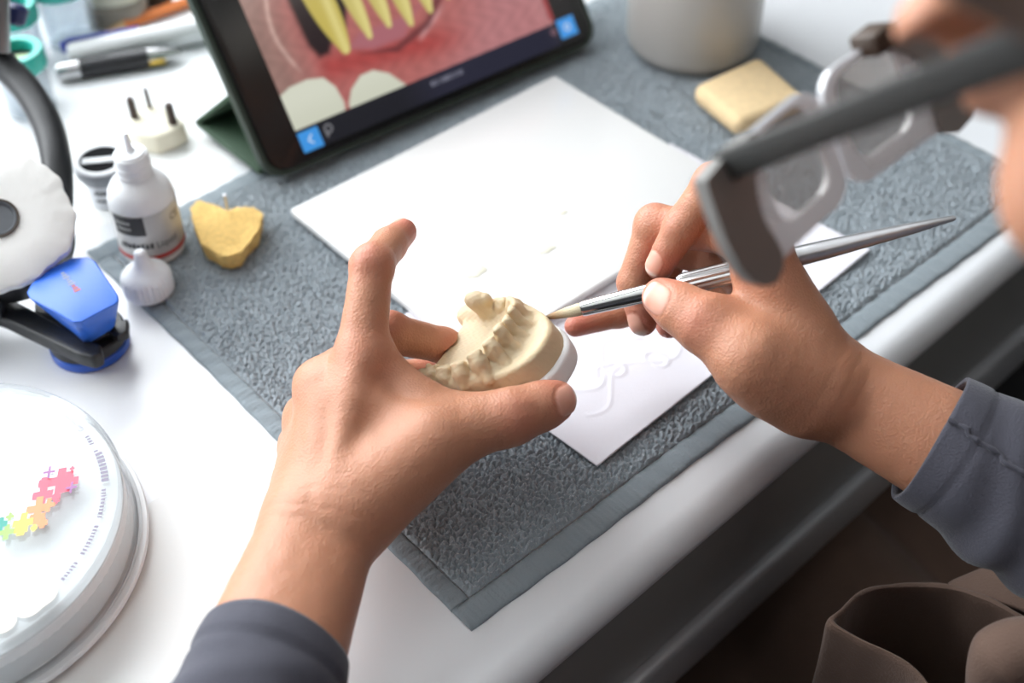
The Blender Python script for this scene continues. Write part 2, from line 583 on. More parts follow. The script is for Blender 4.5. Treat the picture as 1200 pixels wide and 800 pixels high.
m_plate = mat('ceramic_plate', (240, 240, 239), 0.22, spec=.5)
pz0, pz1 = 0.0064, 0.0115
pq = [gz(340, 245, pz1), gz(557, 421, pz1), gz(877, 225, pz1), gz(650, 88, pz1)]
pb = [np.array([p[0], p[1], pz0]) for p in pq]
plate = MB().prism(pb, pq, .0009, 2).build('mixing_plate', m_plate)
tag(plate, 'white rectangular mixing plate lying on the grey towel before the tablet', 'plate')
m_dab = mat('porcelain_paste', (238, 236, 218), 0.4)
for k, (px, py, ra, lab) in enumerate(((640, 291, .0045, 'small yellowish smear of ceramic paste near the plate middle'),
                                       (557, 318, .0055, 'faint cream dab of ceramic paste on the plate beside the upright index finger'),
                                       (660, 249, .002, 'tiny grey speck of dried paste furthest up the white plate'))):
    c = gz(px, py, pz1)
    d_ = MB().lathe([(ra, 0), (ra*.92, .0004), (ra*.5, .0007), (0, .0008)], c + np.array([0, 0, .0001]), n=20, wob=lambda t, j: .25*math.sin(2*t+1)+.12*math.sin(5*t)).build('paste_dab', m_dab)
    tag(d_, lab, 'paste', 'dabs of paste on the plate')

# ================================================================== tablet
m_case = mat('tablet_cover', (58, 82, 62), 0.7, bump=.1, bscale=700)
m_black = mat('tablet_bezel', (14, 14, 15), 0.25)
BL = gz(322, 206, .0135); BR = gz(697, 45, .0135)
tx = unit(BR - BL); tyv = np.cross([0, 0, 1.0], tx)
ta = math.radians(54)
th_ = tyv * math.cos(ta) + np.array([0, 0, 1.0]) * math.sin(ta)
tn = np.cross(tx, th_)                              # out of the screen
TW, TH = float(np.linalg.norm(BR - BL)), 0.172


def tp(u, v, wv=0.0): return BL + tx*u + th_*v + tn*wv


tablet = empty('tablet', BL, 'black tablet showing a dental photo, propped on the towel behind the white plate', 'tablet')


def rounded(u0, u1, v0, v1, r, n=6):
    out = []
    for cx, cy, a0 in ((u1-r, v0+r, -90), (u1-r, v1-r, 0), (u0+r, v1-r, 90), (u0+r, v0+r, 180)):
        for k in range(n+1):
            a = math.radians(a0 + 90*k/n)
            out.append((cx + r*math.cos(a), cy + r*math.sin(a)))
    return out


ol = rounded(0, TW, 0, TH, .012)
MB().prism([tp(u, v, -.008) for u, v in ol], [tp(u, v, 0) for u, v in ol], .0012, 2).build('body', m_black, tablet)
ol = rounded(-.003, TW+.003, -.0025, TH+.003, .014)
MB().prism([tp(u, v, -.0125) for u, v in ol], [tp(u, v, -.0083) for u, v in ol], .0015, 2).build('back_cover', m_case, tablet)
ol = rounded(-.0035, TW+.0035, -.0028, TH+.0035, .014); il = rounded(-.0004, TW+.0004, -.0004, TH+.0004, .012)
bm_ = MB(); nn = len(ol)
V = [tp(u, v, -.0085) for u, v in ol] + [tp(u, v, -.0012) for u, v in ol] + [tp(u, v, -.0012) for u, v in il] + [tp(u, v, -.0085) for u, v in il]
F = []
for k in range(nn):
    j = (k+1) % nn
    for a in range(4):
        b2 = (a+1) % 4
        F.append([a*nn+k, a*nn+j, b2*nn+j, b2*nn+k])
bm_.add(V, F); bm_.build('cover_rim', mat('cover_rim', (40, 52, 42), .6), tablet)
# folded stand flap behind, a three-sided tent seen at the left end
pA = tp(.0, .052, -.013); pB = tp(0, .004, -.013)
gP = gz(229, 150, .004)
def flap(p0, p1, name):
    q0, q1 = p0, p1
    d = unit(np.cross(tx, q1 - q0)) * .0016
    e = tx * (TW)
    MB().prism([q0 - d, q0 + e - d, q1 + e - d, q1 - d], [q0 + d, q0 + e + d, q1 + e + d, q1 + d], .0008, 2).build(name, m_case, tablet)
back = gP.copy(); back[2] = .0072
flap(pA + tn*-.002, back, 'stand_flap')
low = tp(0, 0.003, -.016) + tx*((gP - BL) @ tx)*.3; low[2] = .0072
flap(back + np.array([0, 0, .0005]) - tyv*.003, low + tyv*.002, 'stand_flap')

# the picture on the screen: colours of the photograph of a mouth that the tablet shows
su = np.linspace(.0225, .2325, 420); sv = np.linspace(.0048, .160, 310)
U, Vv = np.meshgrid(su*1000, sv*1000, indexing='ij')


def ss(a, b, x):
    t = np.clip((x - a) / (b - a), 0, 1)
    return t*t*(3-2*t)


def sc(c): return np.array(lin(c)[:3])


def blend(img, c, m): return img * (1 - m[..., None]) + sc(c) * m[..., None]


def inpoly_soft(poly, soft):
    """signed soft mask of a polygon (points in mm)"""
    P = np.array(poly, float); q = np.roll(P, -1, 0)
    d = np.full(U.shape, 1e9); ins = np.zeros(U.shape, bool)
    for (ax, ay), (bx, by) in zip(P, q):
        t = np.clip(((U-ax)*(bx-ax) + (Vv-ay)*(by-ay)) / ((bx-ax)**2 + (by-ay)**2 + 1e-9), 0, 1)
        d = np.minimum(d, np.hypot(U - ax - t*(bx-ax), Vv - ay - t*(by-ay)))
        cond = ((ay > Vv) != (by > Vv)) & (U < (bx-ax)*(Vv-ay)/((by-ay) + 1e-12) + ax)
        ins ^= cond
    return ss(-soft, soft, np.where(ins, d, -d))


img = np.ones(U.shape + (3,)) * sc((176, 104, 100))
img = blend(img, (150, 116, 108), ss(60, 25, U))
img = blend(img, (196, 152, 152), ss(150, 225, U) * ss(35, 70, Vv))
img = blend(img, (182, 128, 132), ss(120, 190, U - (Vv-40)) * .7)
img = blend(img, (168, 70, 68), np.exp(-((Vv - 44 + .12*(U-75)) / 9)**2) * ss(46, 60, U) * ss(165, 120, U))
img = blend(img, (205, 170, 160), np.exp(-((U - 40 - 6*np.sin(Vv/16)) / 1.4)**2) * ss(45, 60, Vv) * .8)
img = blend(img, (210, 160, 160), np.exp(-((Vv - 44 - .55*(U-125)) / 2.2)**2) * ss(118, 126, U) * ss(150, 135, U) * .7)
wob = 1 + .10*np.sin(U*.5 + 2*np.sin(Vv*.3))*np.sin(Vv*.43)
img *= wob[..., None]
img = blend(img, (36, 22, 26), inpoly_soft([(46, 160), (50, 92), (51, 62), (55, 53), (62, 53), (66, 58), (76, 60), (90, 85), (95, 160)], 2.5))
img = blend(img, (170, 104, 112), inpoly_soft([(74, 52), (84, 58), (120, 58), (142, 62), (150, 74), (128, 60), (112, 46), (90, 46)], 2.5))
img = blend(img, (96, 48, 52), inpoly_soft([(82, 46), (104, 43), (130, 51), (146, 66), (150, 62), (130, 46), (104, 39)], 1.5) * .8)
teeth = []
for cx_, tipv, hw_, topv, lean in ((72.5, 49.5, 9.5, 92, -.10), (90.5, 52.5, 6.0, 90, -.07), (105.3, 54.5, 6.2, 88, -.04), (119.5, 50.5, 6.3, 86, 0), (135.2, 53.5, 6.4, 84, .03), (150.5, 57.5, 6.2, 84, .05)):
    out_ = []
    for q in np.linspace(0, 1, 9):                  # down the left side, round the tip, up the right
        out_.append((cx_ + lean*(topv-tipv)*(1-q) - hw_*(1-q**2.4*.62), topv + (tipv + 4 - topv)*q))
    for q in np.linspace(-1, 1, 9)[1:-1]:
        out_.append((cx_ + hw_*.38*q, tipv + 4 - 4*math.sqrt(1-q*q)))
    for q in np.linspace(1, 0, 9):
        out_.append((cx_ + lean*(topv-tipv)*(1-q) + hw_*(1-q**2.4*.62), topv + (tipv + 4 - topv)*q))
    teeth.append(out_)
for k, t_ in enumerate(teeth):
    mk = inpoly_soft(t_, 1.1)
    img = blend(img, (196, 178, 88) if k < 1 else (200, 186, 108), mk)
    cx = np.mean([p[0] for p in t_])
    img = blend(img, (226, 214, 140), mk * np.exp(-((U - cx - 2) / 3.0)**2) * .8)
for poly in ([(20, 40), (30, 43.5), (42, 44), (52, 41.5), (57, 34), (58.5, 24), (56, 14), (20, 14)],
             [(59.5, 14), (61, 22), (66, 29), (75, 34.5), (84, 34.7), (93, 29.5), (101, 19), (104, 14)]):
    mk = inpoly_soft(poly, 1.0)
    img = blend(img, (206, 208, 190), mk)
    img = blend(img, (222, 224, 208), mk * .5 * ss(20, 38, Vv))
bar_m = ss(19.4, 18.8, Vv)
img = blend(img, (26, 26, 34), bar_m)
img = blend(img, (40, 40, 58), bar_m * ss(90, 130, U) * .8)
img = blend(img, (20, 18, 20), ss(214.5, 216, U))
img = blend(img, (150, 60, 62), ss(213, 214, U)*ss(217.5, 216.5, U)*ss(21, 22, Vv))
for u0, u1, v0, v1 in ((22.5, 36.2, 5.1, 17.2), (217.3, 230.8, 7.6, 20.0)):
    mk = ss(u0-.4, u0+.4, U)*ss(u1+.4, u1-.4, U)*ss(v0-.4, v0+.4, Vv)*ss(v1+.4, v1-.4, Vv)
    img = blend(img, (64, 150, 226), mk)
    cu, cv = (u0+u1)/2, (v0+v1)/2
    if u0 < 100:                                    # back chevron
        g = np.exp(-((np.abs(U - cu + 1.2 - np.abs(Vv - cv)) ) / .55)**2) * (np.abs(Vv - cv) < 2.8)
    else:                                           # round symbol
        g = np.exp(-((np.hypot(U-cu, Vv-cv) - 2.0)/.6)**2) * .7
    img = blend(img, (232, 242, 250), np.clip(g, 0, 1))
g = np.exp(-((np.hypot(U-42.5, Vv-13.2) - 2.3)/.5)**2) + np.exp(-((U-40.6)/.6)**2)*(Vv > 8.5)*(Vv < 12)
img = blend(img, (150, 150, 156), np.clip(g, 0, 1)*.8)
g = np.exp(-((np.hypot(U-213, Vv-14) - 1.6)/.6)**2)
img = blend(img, (150, 110, 120), np.clip(g, 0, 1)*.8)
g = (np.abs(Vv - 13.6) < 1.4) * (U > 116.5) * (U < 141) * (0.5 + .5*np.sin(U*3.1 + np.sin(U*1.3)*2))
img = blend(img, (150, 150, 168), np.clip(g, 0, 1)*.7)
nu, nv = U.shape
P3 = BL + tx*(U[..., None]/1000) + th_*(Vv[..., None]/1000) + tn*.0003
I = np.arange(nu*nv).reshape(nu, nv)
F = np.stack([I[:-1, :-1], I[1:, :-1], I[1:, 1:], I[:-1, 1:]], -1).reshape(-1, 4)
me = mesh_np(P3.reshape(-1, 3), F)
set_attr(me, 'picture', img.reshape(-1, 3), 'FLOAT_COLOR')
m_scr = mat('tablet_screen', (20, 20, 20), 0.12)
m_scr.node_tree.nodes['Principled BSDF'].inputs['Base Color'].default_value = (.01, .01, .01, 1)
a_ = m_scr.node_tree.nodes.new('ShaderNodeAttribute'); a_.attribute_name = 'picture'
m_scr.node_tree.links.new(a_.outputs['Color'], m_scr.node_tree.nodes['Principled BSDF'].inputs['Emission Color'])
SCREEN_MAT = m_scr
m_scr.node_tree.nodes['Principled BSDF'].inputs['Emission Strength'].default_value = 1.0
put('screen', me, m_scr, tablet)
# ================================================================== dropper bottle
m_pe = mat('frosted_plastic', (238, 240, 242), 0.35, sss=.35, sss_rad=(1, 1, 1))
m_nozzle = mat('frosted_nozzle', (240, 243, 246), 0.3, sss=.3, sss_rad=(1, 1, 1))
m_label = mat('bottle_label', (196, 195, 193), 0.4, metal=.25)
m_ink = mat('dark_ink', (44, 43, 44), 0.5)
m_lightink = mat('label_grey_ink', (176, 176, 172), 0.5)
m_red = mat('label_red', (196, 52, 46), 0.45)
bc = gz(181, 291, .004); bc[2] = ZT + .0004
br = 0.0180
bottle = empty('dropper_bottle', bc, 'small frosted white dropper bottle with grey label, standing open on the towel corner', 'bottle')
BS = 1.13                                           # bottle height factor
prof = [(br*.86, 0), (br*.97, .0008), (br, .0025), (br, .031), (br*.985, .034), (br*.93, .0375), (br*.80, .0410), (br*.62, .0435), (.0098, .0450), (.0092, .0462)]
MB().lathe([(r_, h_*BS) for r_, h_ in prof], bc, n=64).build('body', m_pe, bottle)
MB().lathe([(r_*1.04, h_*BS) for r_, h_ in [(.0090, .0458), (.0093, .0462), (.0093, .0476), (.0090, .0479), (.0090, .0502), (.0093, .0505), (.0093, .0518), (.0089, .0522), (.0089, .0566), (.0084, .0572)]], bc, n=48).build('neck', m_pe, bottle)
MB().lathe([(r_, h_*BS) for r_, h_ in [(.0082, .0570), (.0078, .0582), (.0030, .0590), (.0022, .0600), (.0016, .0655), (.0012, .0680), (.0007, .0684), (0, .0684)]], bc, n=32).build('nozzle', m_nozzle, bottle)
vb = CAM - bc; fa = math.atan2(vb[1], vb[0])        # bearing of the face that looks at the lens


def on_bottle(px_off, z, lift=.0003):
    """label coordinates: px_off metres round the wall (right positive), z metres up"""
    a = fa + px_off / br
    return bc + np.array([math.cos(a)*(br+lift), math.sin(a)*(br+lift), z*BS])


def wrap(x0, x1, z0, z1, name, m, lift, n=24):
    xs = np.linspace(x0, x1, n)
    V = [on_bottle(x, z0, lift) for x in xs] + [on_bottle(x, z1, lift) for x in xs]
    F = [[i, i+1, n+i+1, n+i] for i in range(n-1)]
    b = MB(); b.add(V, F)
    return b.build(name, m, bottle)


wrap(-.034, .034, .0035, .0312, 'label', m_label, .0002, 60)
wrap(-.034, .034, .0050, .0072, 'red_stripe', m_red, .0004, 60)
wrap(-.0205, -.0022, .0200, .0310, 'logo_panel', m_ink, .0004)


def wrap_text(s, size, x, z, name, m, lift=.0006):
    V, F = text_mesh(s, size)
    b = MB(); b.add([on_bottle(x + q[0], z + q[1], lift) for q in V], F)
    return b.build(name, m, bottle, smooth=False, auto=0)


wrap_text('Liquid', .0052, .0015, .0118, 'lettering', m_ink)
wrap_text('CE', .0058, .0125, .0232, 'lettering', m_ink)
b = MB()
for k, (x0, x1, z0, z1) in enumerate(((-.018, -.0095, .0265, .0282), (-.018, -.0095, .0232, .0246))):
    for j in range(7):
        xa_ = x0 + (x1-x0)*j/7
        b.add([on_bottle(xa_, z0, .0006), on_bottle(xa_+(x1-x0)*.105, z0, .0006), on_bottle(xa_+(x1-x0)*.105, z1, .0006), on_bottle(xa_, z1, .0006)], [[0, 1, 2, 3]])
b.build('logo_lettering', m_lightink, bottle, smooth=False, auto=0)
b = MB()
for j in range(8):
    xa_ = -.0185 + j*.0024
    b.add([on_bottle(xa_, .0120, .0006), on_bottle(xa_+.0017, .0120, .0006), on_bottle(xa_+.0017, .0148 + .0008*(j % 2), .0006), on_bottle(xa_, .0148, .0006)], [[0, 1, 2, 3]])
b.build('label_word', m_ink, bottle, smooth=False, auto=0)

# ================================================================== its screw cap
m_cap = mat('white_cap', (236, 238, 242), 0.38, sss=.15, sss_rad=(1, 1, 1))
cc = gz(176, 342, .003); cc[2] = ZT + .0004
cr_ = 0.0131
b = MB()
prof = [(cr_*1.03, 0), (cr_*1.04, .0012), (cr_, .0022), (cr_*.985, .0105), (cr_*.93, .0122), (cr_*.76, .0142), (cr_*.5, .0168), (cr_*.34, .0200), (cr_*.27, .0235), (cr_*.235, .0262), (cr_*.15, .0272), (0, .0273)]
N = 300
b.lathe(prof, cc, n=N, wob=lambda t, j: (.055*(0.5+.5*math.cos(30*t)) if 2 <= j <= 3 else 0) )
cap = b.build('bottle_cap', m_cap)
tag(cap, 'white pointed ribbed screw cap standing in front of the dropper bottle', 'cap')

# ================================================================== yellow foam chip with a pin
m_foam = mat('yellow_foam', (228, 190, 116), 0.95, noise=.30, nscale=420, bump=1.0, bscale=800)
poly = [(222, 243), (233, 235), (258, 239), (266, 246), (278, 245), (298, 240), (309, 249), (304, 270), (290, 283), (282, 297), (268, 301), (256, 299), (246, 292), (236, 288), (226, 264)]
zt = .0165
foam = empty('foam_chip', gz(265, 275, ZT), 'broken yellow foam chip with a pin stuck in it, on the towel', 'foam')
top = [gz(x, y, zt) + np.array([0, 0, .0012*math.sin(i*2.1)]) for i, (x, y) in enumerate(poly)]
cen = np.mean(top, 0)
bot = [np.array([cen[0] + (p[0]-cen[0])*.90, cen[1] + (p[1]-cen[1])*.90, ZT + .0003]) for p in top]
b = MB(); b.prism(bot, top, .0012, 2)
bmesh.ops.triangulate(b.bm, faces=b.bm.faces)
bmesh.ops.subdivide_edges(b.bm, edges=b.bm.edges, cuts=3, use_grid_fill=True)
for v in b.bm.verts:
    q = mnoise.noise_vector(v.co * 260) * .0007 + mnoise.noise_vector(v.co * 700) * .0004
    if v.co.z > ZT + .002: v.co += q
b.build('foam', m_foam, foam, auto=60)
p0 = gz(267, 249, zt); p1 = p0 + np.array([0.0002, -.0002, .011])
m_pin = mat('pin_steel', (205, 205, 208), .3, metal=.8)
MB().tube([p0 + np.array([0, 0, .0018]), p1], .0007, 10).lathe([(0, .0002), (.0011, .0006), (.0012, .0011), (.0008, .0016), (0, .0018)], p1, n=12).build('pin', m_pin, foam)

# ================================================================== small pot behind the bottle
m_pot = mat('pot_plastic', (206, 208, 212), 0.35)
m_potlid = mat('pot_lid', (120, 123, 128), 0.35)
m_potring = mat('pot_ring', (214, 216, 219), 0.3)
qc = gz(131, 233, 0)
pot = empty('shade_pot', qc, 'small round pot with grey lid and black and white top, behind the dropper bottle', 'pot')
MB().lathe([(.0105, .0003), (.0118, .001), (.0122, .004), (.0122, .017), (.011, .019)], qc, n=48).build('pot_body', m_pot, pot)
MB().lathe([(.0128, .0180), (.0142, .0185), (.0158, .0215), (.0164, .0255), (.0162, .0275), (.0152, .0284)], qc, n=56).build('lid', m_potlid, pot)
MB().lathe([(.0161, .0279), (.0158, .0290), (.0145, .0294), (.0126, .0290), (.0122, .0282)], qc, n=56, caps=False).build('lid_ring', m_potring, pot)
lt = qc + np.array([0, 0, .0286])
MB().lathe([(.0123, 0), (.0123, .0002), (0, .0002)], lt, n=48).build('lid_disc', mat('pot_black', (24, 24, 26), .9, spec=.1), pot)
e_x = unit(np.cross(R.T @ np.array([0, 0, 1.0]), [0, 0, 1.0])) * -1
e_x = unit(gz(140, 190) - gz(120, 192)); e_y = np.cross([0, 0, 1.0], e_x)
MB().box(lt + np.array([0, 0, .0005]) - e_y*.001, (.0215, .0058, .0005), [e_x, e_y, [0, 0, 1]], .0002, 1).build('lid_band', m_potring, pot)
for k, z in enumerate((.0115, .0065)):
    b = MB()
    va = CAM - qc; f0 = math.atan2(va[1], va[0])
    for j in range(5):
        a0 = f0 - .75 + j*.17
        b.add([qc + np.array([math.cos(a)*.01235, math.sin(a)*.01235, zz]) for a, zz in ((a0, z), (a0+.13, z), (a0+.13, z+.003-.001*k), (a0, z+.003-.001*k))], [[0, 1, 2, 3]])
    b.build('lettering', m_ink, pot, smooth=False, auto=0)

# ================================================================== pinned plaster die
m_cream = mat('cream_plaster', (232, 226, 206), 0.75, noise=.05, nscale=120)
m_dpin = mat('dark_pin', (74, 62, 58), .45, metal=.5)
poly = [(148, 150), (150, 138), (160, 128), (176, 120), (190, 125), (205, 133), (215, 140), (215, 147), (204, 154), (182, 161), (162, 158)]
zt2 = .013
die = empty('pinned_die', gz(182, 165, 0), 'cream plaster die with three dark dowel pins upright, on the white desk', 'dental die')
top = [gz(x, y, zt2) for x, y in poly]
bot = [np.array([p[0], p[1], .0003]) for p in top]; cen = np.mean(bot, 0)
bot = [cen + (p - cen)*1.05 for p in bot]
MB().prism(bot, top, .0022, 3).build('plaster_base', m_cream, die)
for x, y, x2, y2, r in ((158, 137, 152, 112, .0026), (176, 126, 171, 101, .0015), (203, 144, 196, 119, .0028)):
    a = gz(x, y, zt2)
    MB().lathe([(r*1.1, -.001), (r, .003), (r*.92, .0135), (r*.6, .0145), (0, .0146)], a, axis=(-.03, .01, 1), n=18).build('dowel_pin', m_dpin, die)

# ================================================================== pens and pencils
m_pblack = mat('pen_black', (34, 34, 38), .4)
m_silver = mat('pen_silver', (205, 205, 206), .22, metal=.85)
m_gold = mat('pen_gold', (190, 160, 70), .3, metal=.7)
m_pwhite = mat('marker_white', (226, 228, 230), .35)
m_pblue = mat('marker_blue', (40, 60, 175), .4)
m_orange = mat('orange_paint', (228, 128, 62), .45)
m_wood = mat('pencil_wood', (215, 178, 130), .7)


def pen_axis(px0, py0, px1, py1, z):
    a, b_ = gz(px0, py0, z), gz(px1, py1, z)
    return a, unit(b_ - a), float(np.linalg.norm(b_ - a))


a, d, L = pen_axis(66, 85, 212, 61, .0066)
pen = empty('ballpoint_pen', a, 'black ballpoint pen with silver ends lying on the desk before the white marker', 'pen')
MB().lathe([(.0040, 0), (.0058, .0006), (.0064, .003), (.0064, L*.19)], a, d, 32).build('end_cap', m_silver, pen)
MB().lathe([(.0062, L*.19), (.0064, L*.2), (.0066, L*.5), (.0062, L*.735)], a, d, 32).build('barrel', m_pblack, pen)
MB().lathe([(.0062, L*.737), (.0056, L*.78), (.0040, L*.9), (.0022, L*.97), (.0012, L), (0, L)], a, d, 32).build('tip', m_silver, pen)
sd = unit(np.cross(d, [0, 0, 1.0]))
MB().box(a + d*L*.80 + sd*.0062 + np.array([0, 0, -.001]), (L*.13, .002, .003), [d, sd, [0, 0, 1]], .0006, 2).build('clip', m_gold, pen)

a, d, L = pen_axis(80, 66, 262, 29, .0088)
mk = empty('marker_pen', a, 'thick white marker with blue clip lying between black pen and orange pencil', 'marker')
MB().lathe([(.0055, 0), (.0078, .0012), (.0085, .004), (.0086, L), (.006, L+.02), (.003, L+.03), (0, L+.031)], a, d, 36).build('barrel', m_pwhite, mk)
sd = unit(np.cross(d, [0, 0, 1.0])); up = np.cross(sd, d)
cd_ = unit(-sd*.85 + up*.55)
MB().tube([a + d*-.001 + cd_*.004, a - d*.0015 + cd_*.0095, a + d*.003 + cd_*.0108, a + d*.02 + cd_*.0105, a + d*L*.47 + cd_*.0102], [.0022, .0022, .002, .0017, .0012], 12).build('clip', m_pblue, mk)
a, d, L = pen_axis(122, 38, 262, -14, .0042)
pc = empty('orange_pencil', a, 'orange pencil lying furthest back along the white marker', 'pencil')
MB().lathe([(.0038, L*.16), (.0041, L*.17), (.0041, L+.05), (.0035, L+.052)], a, d, 6).build('shaft', m_orange, pc, auto=20)
MB().lathe([(0, 0), (.0006, .001), (.0038, L*.16)], a, d, 12).build('sharpened_end', m_wood, pc)

# ================================================================== teal-lidded jars
m_teal = mat('teal_plastic', (44, 178, 164), .38)
m_clear = thin('clear_plastic', (236, 240, 243), .22, .08)
m_in1 = mat('jar_brown', (64, 52, 38), .8)
m_in2 = mat('jar_green_powder', (172, 200, 160), .8)


def jar(px, py, zb, r, h, label, filled):
    c = gz(px, py, 0)
    j = empty('specimen_jar', c, label, 'jar', 'jars with teal screw lids')
    hb = h - .011
    MB().lathe([(r*.82, .0004), (r*.9, .0012), (r*.92, .003), (r*.92, hb), (r*.85, hb+.001), (r*.82, hb), (r*.82, .003), (0, .0025)], c, n=48, caps=False).build('jar_body', m_clear, j)
    MB().lathe([(r*.99, hb-.001), (r, hb), (r, h-.001), (r*.96, h), (r*.70, h), (r*.66, h-.0015), (r*.66, hb+.002), (r*.9, hb)], c, n=60, caps=False,
               wob=lambda t, k: .012*math.cos(40*t) if k in (1, 2) else 0).build('screw_lid', m_teal, j)
    MB().lathe([(r*.65, hb+.002), (r*.65, hb+.0035), (0, hb+.0035)], c, n=36).build('lid_insert', m_in1, j)
    if filled:
        MB().box(c + np.array([.0008, -.002, hb+.005]), (r*.8, r*.32, .003), [e_x, e_y, [0, 0, 1]], .0006, 2).build('paper_tag', m_in2, j)


jar(38, 128, 0, .0172, .044, 'clear jar with teal ring lid and pale strip inside, nearest of the jars', True)
jar(30, 72, 0, .0172, .044, 'clear jar with teal ring lid standing directly behind the nearest jar', False)
jar(86, 46, 0, .0200, .050, 'wide clear jar with teal lid cut off by the top edge, behind the pens', False)

# small stone moulds at the far end
m_grey = mat('mould_grey', (150, 140, 128), .7, noise=.1, nscale=90)
mc = gz(140, 20, 0)
mo = empty('mould', mc, 'small grey mould with cream top behind the orange pencil', 'mould')
MB().lathe([(.019, .0004), (.021, .002), (.0205, .014), (.018, .017)], mc, n=40, wob=lambda t, j: .06*math.sin(3*t+.5)).build('mould_base', m_grey, mo)
MB().lathe([(.0175, .0168), (.018, .019), (.016, .026), (.010, .030), (0, .031)], mc, n=40, wob=lambda t, j: .07*math.sin(3*t+.5)).build('mould_top', m_cream, mo)
kc = gz(178, 6, 0)
kb = MB().box(kc + np.array([0, 0, .008]), (.03, .012, .016), [e_x, e_y, [0, 0, 1]], .003).build('instrument_block', mat('block_dark', (70, 66, 60), .5))
tag(kb, 'dark little block at the top edge behind the orange pencil', 'block')

# ================================================================== mug and sponge
m_mug = mat('mug_glaze', (196, 193, 187), .25, noise=.02, nscale=20)
uc = gz(811, 50, .0046); uc[2] = ZT + .0003
ur = .0440
mug = empty('ceramic_mug', uc, 'pale grey ceramic mug standing on the towel to the right of the tablet', 'mug')
MB().lathe([(ur*.82, 0), (ur*.9, .0006), (ur*.97, .004), (ur, .009), (ur*1.01, .085), (ur, .092), (ur*.97, .093), (ur*.94, .091), (ur*.93, .012), (0, .008)], uc, n=72, caps=False).build('mug_body', m_mug, mug)
hd = unit(np.array([.75, .62, 0]))
MB().tube(catmull([uc + hd*ur*.985 + np.array([0, 0, .07]), uc + hd*(ur+.018) + np.array([0, 0, .074]), uc + hd*(ur+.027) + np.array([0, 0, .05]), uc + hd*(ur+.016) + np.array([0, 0, .026]), uc + hd*ur*.985 + np.array([0, 0, .028])], 6), .0055, 14).build('handle', m_mug, mug)
m_sponge = mat('tan_sponge', (242, 214, 168), .95, noise=.12, nscale=200, bump=.8, bscale=900)
zs = .0195
quad = [(811, 98), (866, 143), (948, 112), (890, 62)]
tq = [gz(x, y, zs) for x, y in quad]
lo = [np.array([p[0], p[1], ZT+.0004]) for p in tq]
b = MB(); b.prism(lo, tq, .0065, 5)
sp = b.build('sponge_block', m_sponge, auto=60)
tag(sp, 'tan block of sponge lying on the towel beside the mug', 'sponge')

# ================================================================== round blank container, lower left
m_tray = mat('tray_plastic', (232, 235, 237), .3, sss=.2, sss_rad=(1, 1, 1))
m_lid = thin('lid_clear', (247, 249, 250), .12, .04)
m_card = mat('insert_white', (240, 240, 240), .55)
rc_ = np.array([.052, .461, 0.0])
box = empty('round_container', rc_, 'round clear-lidded plastic container with coloured cross print on the white desk', 'container')
MB().lathe([(.078, .0003), (.084, .0006), (.0870, .0018), (.0890, .0045), (.0892, .0062), (.0886, .0074), (.0850, .0078), (.0838, .0060), (0, .0052)], rc_, n=128, caps=True).build('base_tray', m_tray, box)
MB().lathe([(.0826, .0080), (.0826, .0262), (.0818, .0272), (0, .0272)], rc_, n=96).build('blank_disc', m_card, box)
MB().lathe([(.0864, .0080), (.0868, .0098), (.0858, .0112), (.0848, .0120), (.0838, .0305), (.0832, .0326), (.0818, .0335), (0, .0335), (0, .0321), (.0808, .0321), (.0820, .0312), (.0831, .0120), (.0842, .0084)], rc_, n=128, caps=False).build('lid', m_lid, box)
zl = .03365
cross_cols = {'red': (232, 84, 108), 'orange': (240, 142, 92), 'yellow': (246, 206, 84), 'green': (150, 206, 96), 'teal': (40, 150, 136), 'purple': (150, 92, 150)}
cmat = {k: mat('print_'+k, v, .5) for k, v in cross_cols.items()}
keys = list(cmat)
b = MB()


PLUSN = [0]


def plus(px, py, arm, wd, col):
    c = gz(px, py, zl); mi = keys.index(col)
    ex = unit(gz(px+20, py-3.2, zl) - c); ey = unit(gz(px+3.5, py-20, zl) - c)
    sx = float(np.linalg.norm(gz(px+1, py-.16, zl) - c)); sy = float(np.linalg.norm(gz(px+.17, py-1, zl) - c))
    PLUSN[0] += 1
    w_ = wd / arm
    V = [c + ex*(x*arm*sx) + ey*(y*arm*sy) + np.array([0, 0, .00004*PLUSN[0]]) for x, y in
         ((-1, -w_), (-w_, -w_), (-w_, -1), (w_, -1), (w_, -w_), (1, -w_), (1, w_), (w_, w_), (w_, 1), (-w_, 1), (-w_, w_), (-1, w_))]
    b.add(V, [[0, 1, 10, 11], [1, 2, 3, 4], [4, 5, 6, 7], [7, 8, 9, 10], [1, 4, 7, 10]], mi)


for q in ((71, 563, 15, 5, 'red'), (80, 564, 12, 4.4, 'red'), (52, 566, 7, 4.5, 'red'), (50, 580, 12, 4.5, 'red'), (66, 582, 5, 3, 'red'), (45, 596, 14, 4.2, 'orange'), (44, 606, 9, 4, 'orange'),
          (57, 592, 8, 2.6, 'orange'), (50, 613, 6, 3, 'orange'), (27, 613, 12, 4, 'yellow'), (25, 620, 8, 4.5, 'yellow'), (40, 619, 4, 2, 'yellow'), (12, 606, 5, 1.8, 'green'), (8, 624, 9, 3, 'green'),
          (1, 615, 8, 3.4, 'teal'), (58, 554, 7, 1.3, 'purple'), (84, 572, 6.5, 1.4, 'purple'), (85, 550, 3, 1.2, 'red'), (67, 588, 3.6, 1.2, 'red')):
    plus(*q)
b.build('cross_print', [cmat[k] for k in keys], box, smooth=False, auto=0)
m_print = mat('print_violet', (128, 120, 140), .5)
b = MB()
rt = .0735


def ring_pt(x, y, a0):
    """lettering on the lid: x runs clockwise round the rim, y outwards"""
    a = a0 - x / rt
    return rc_ + np.array([math.cos(a)*(rt + y), math.sin(a)*(rt + y), zl + .0001])


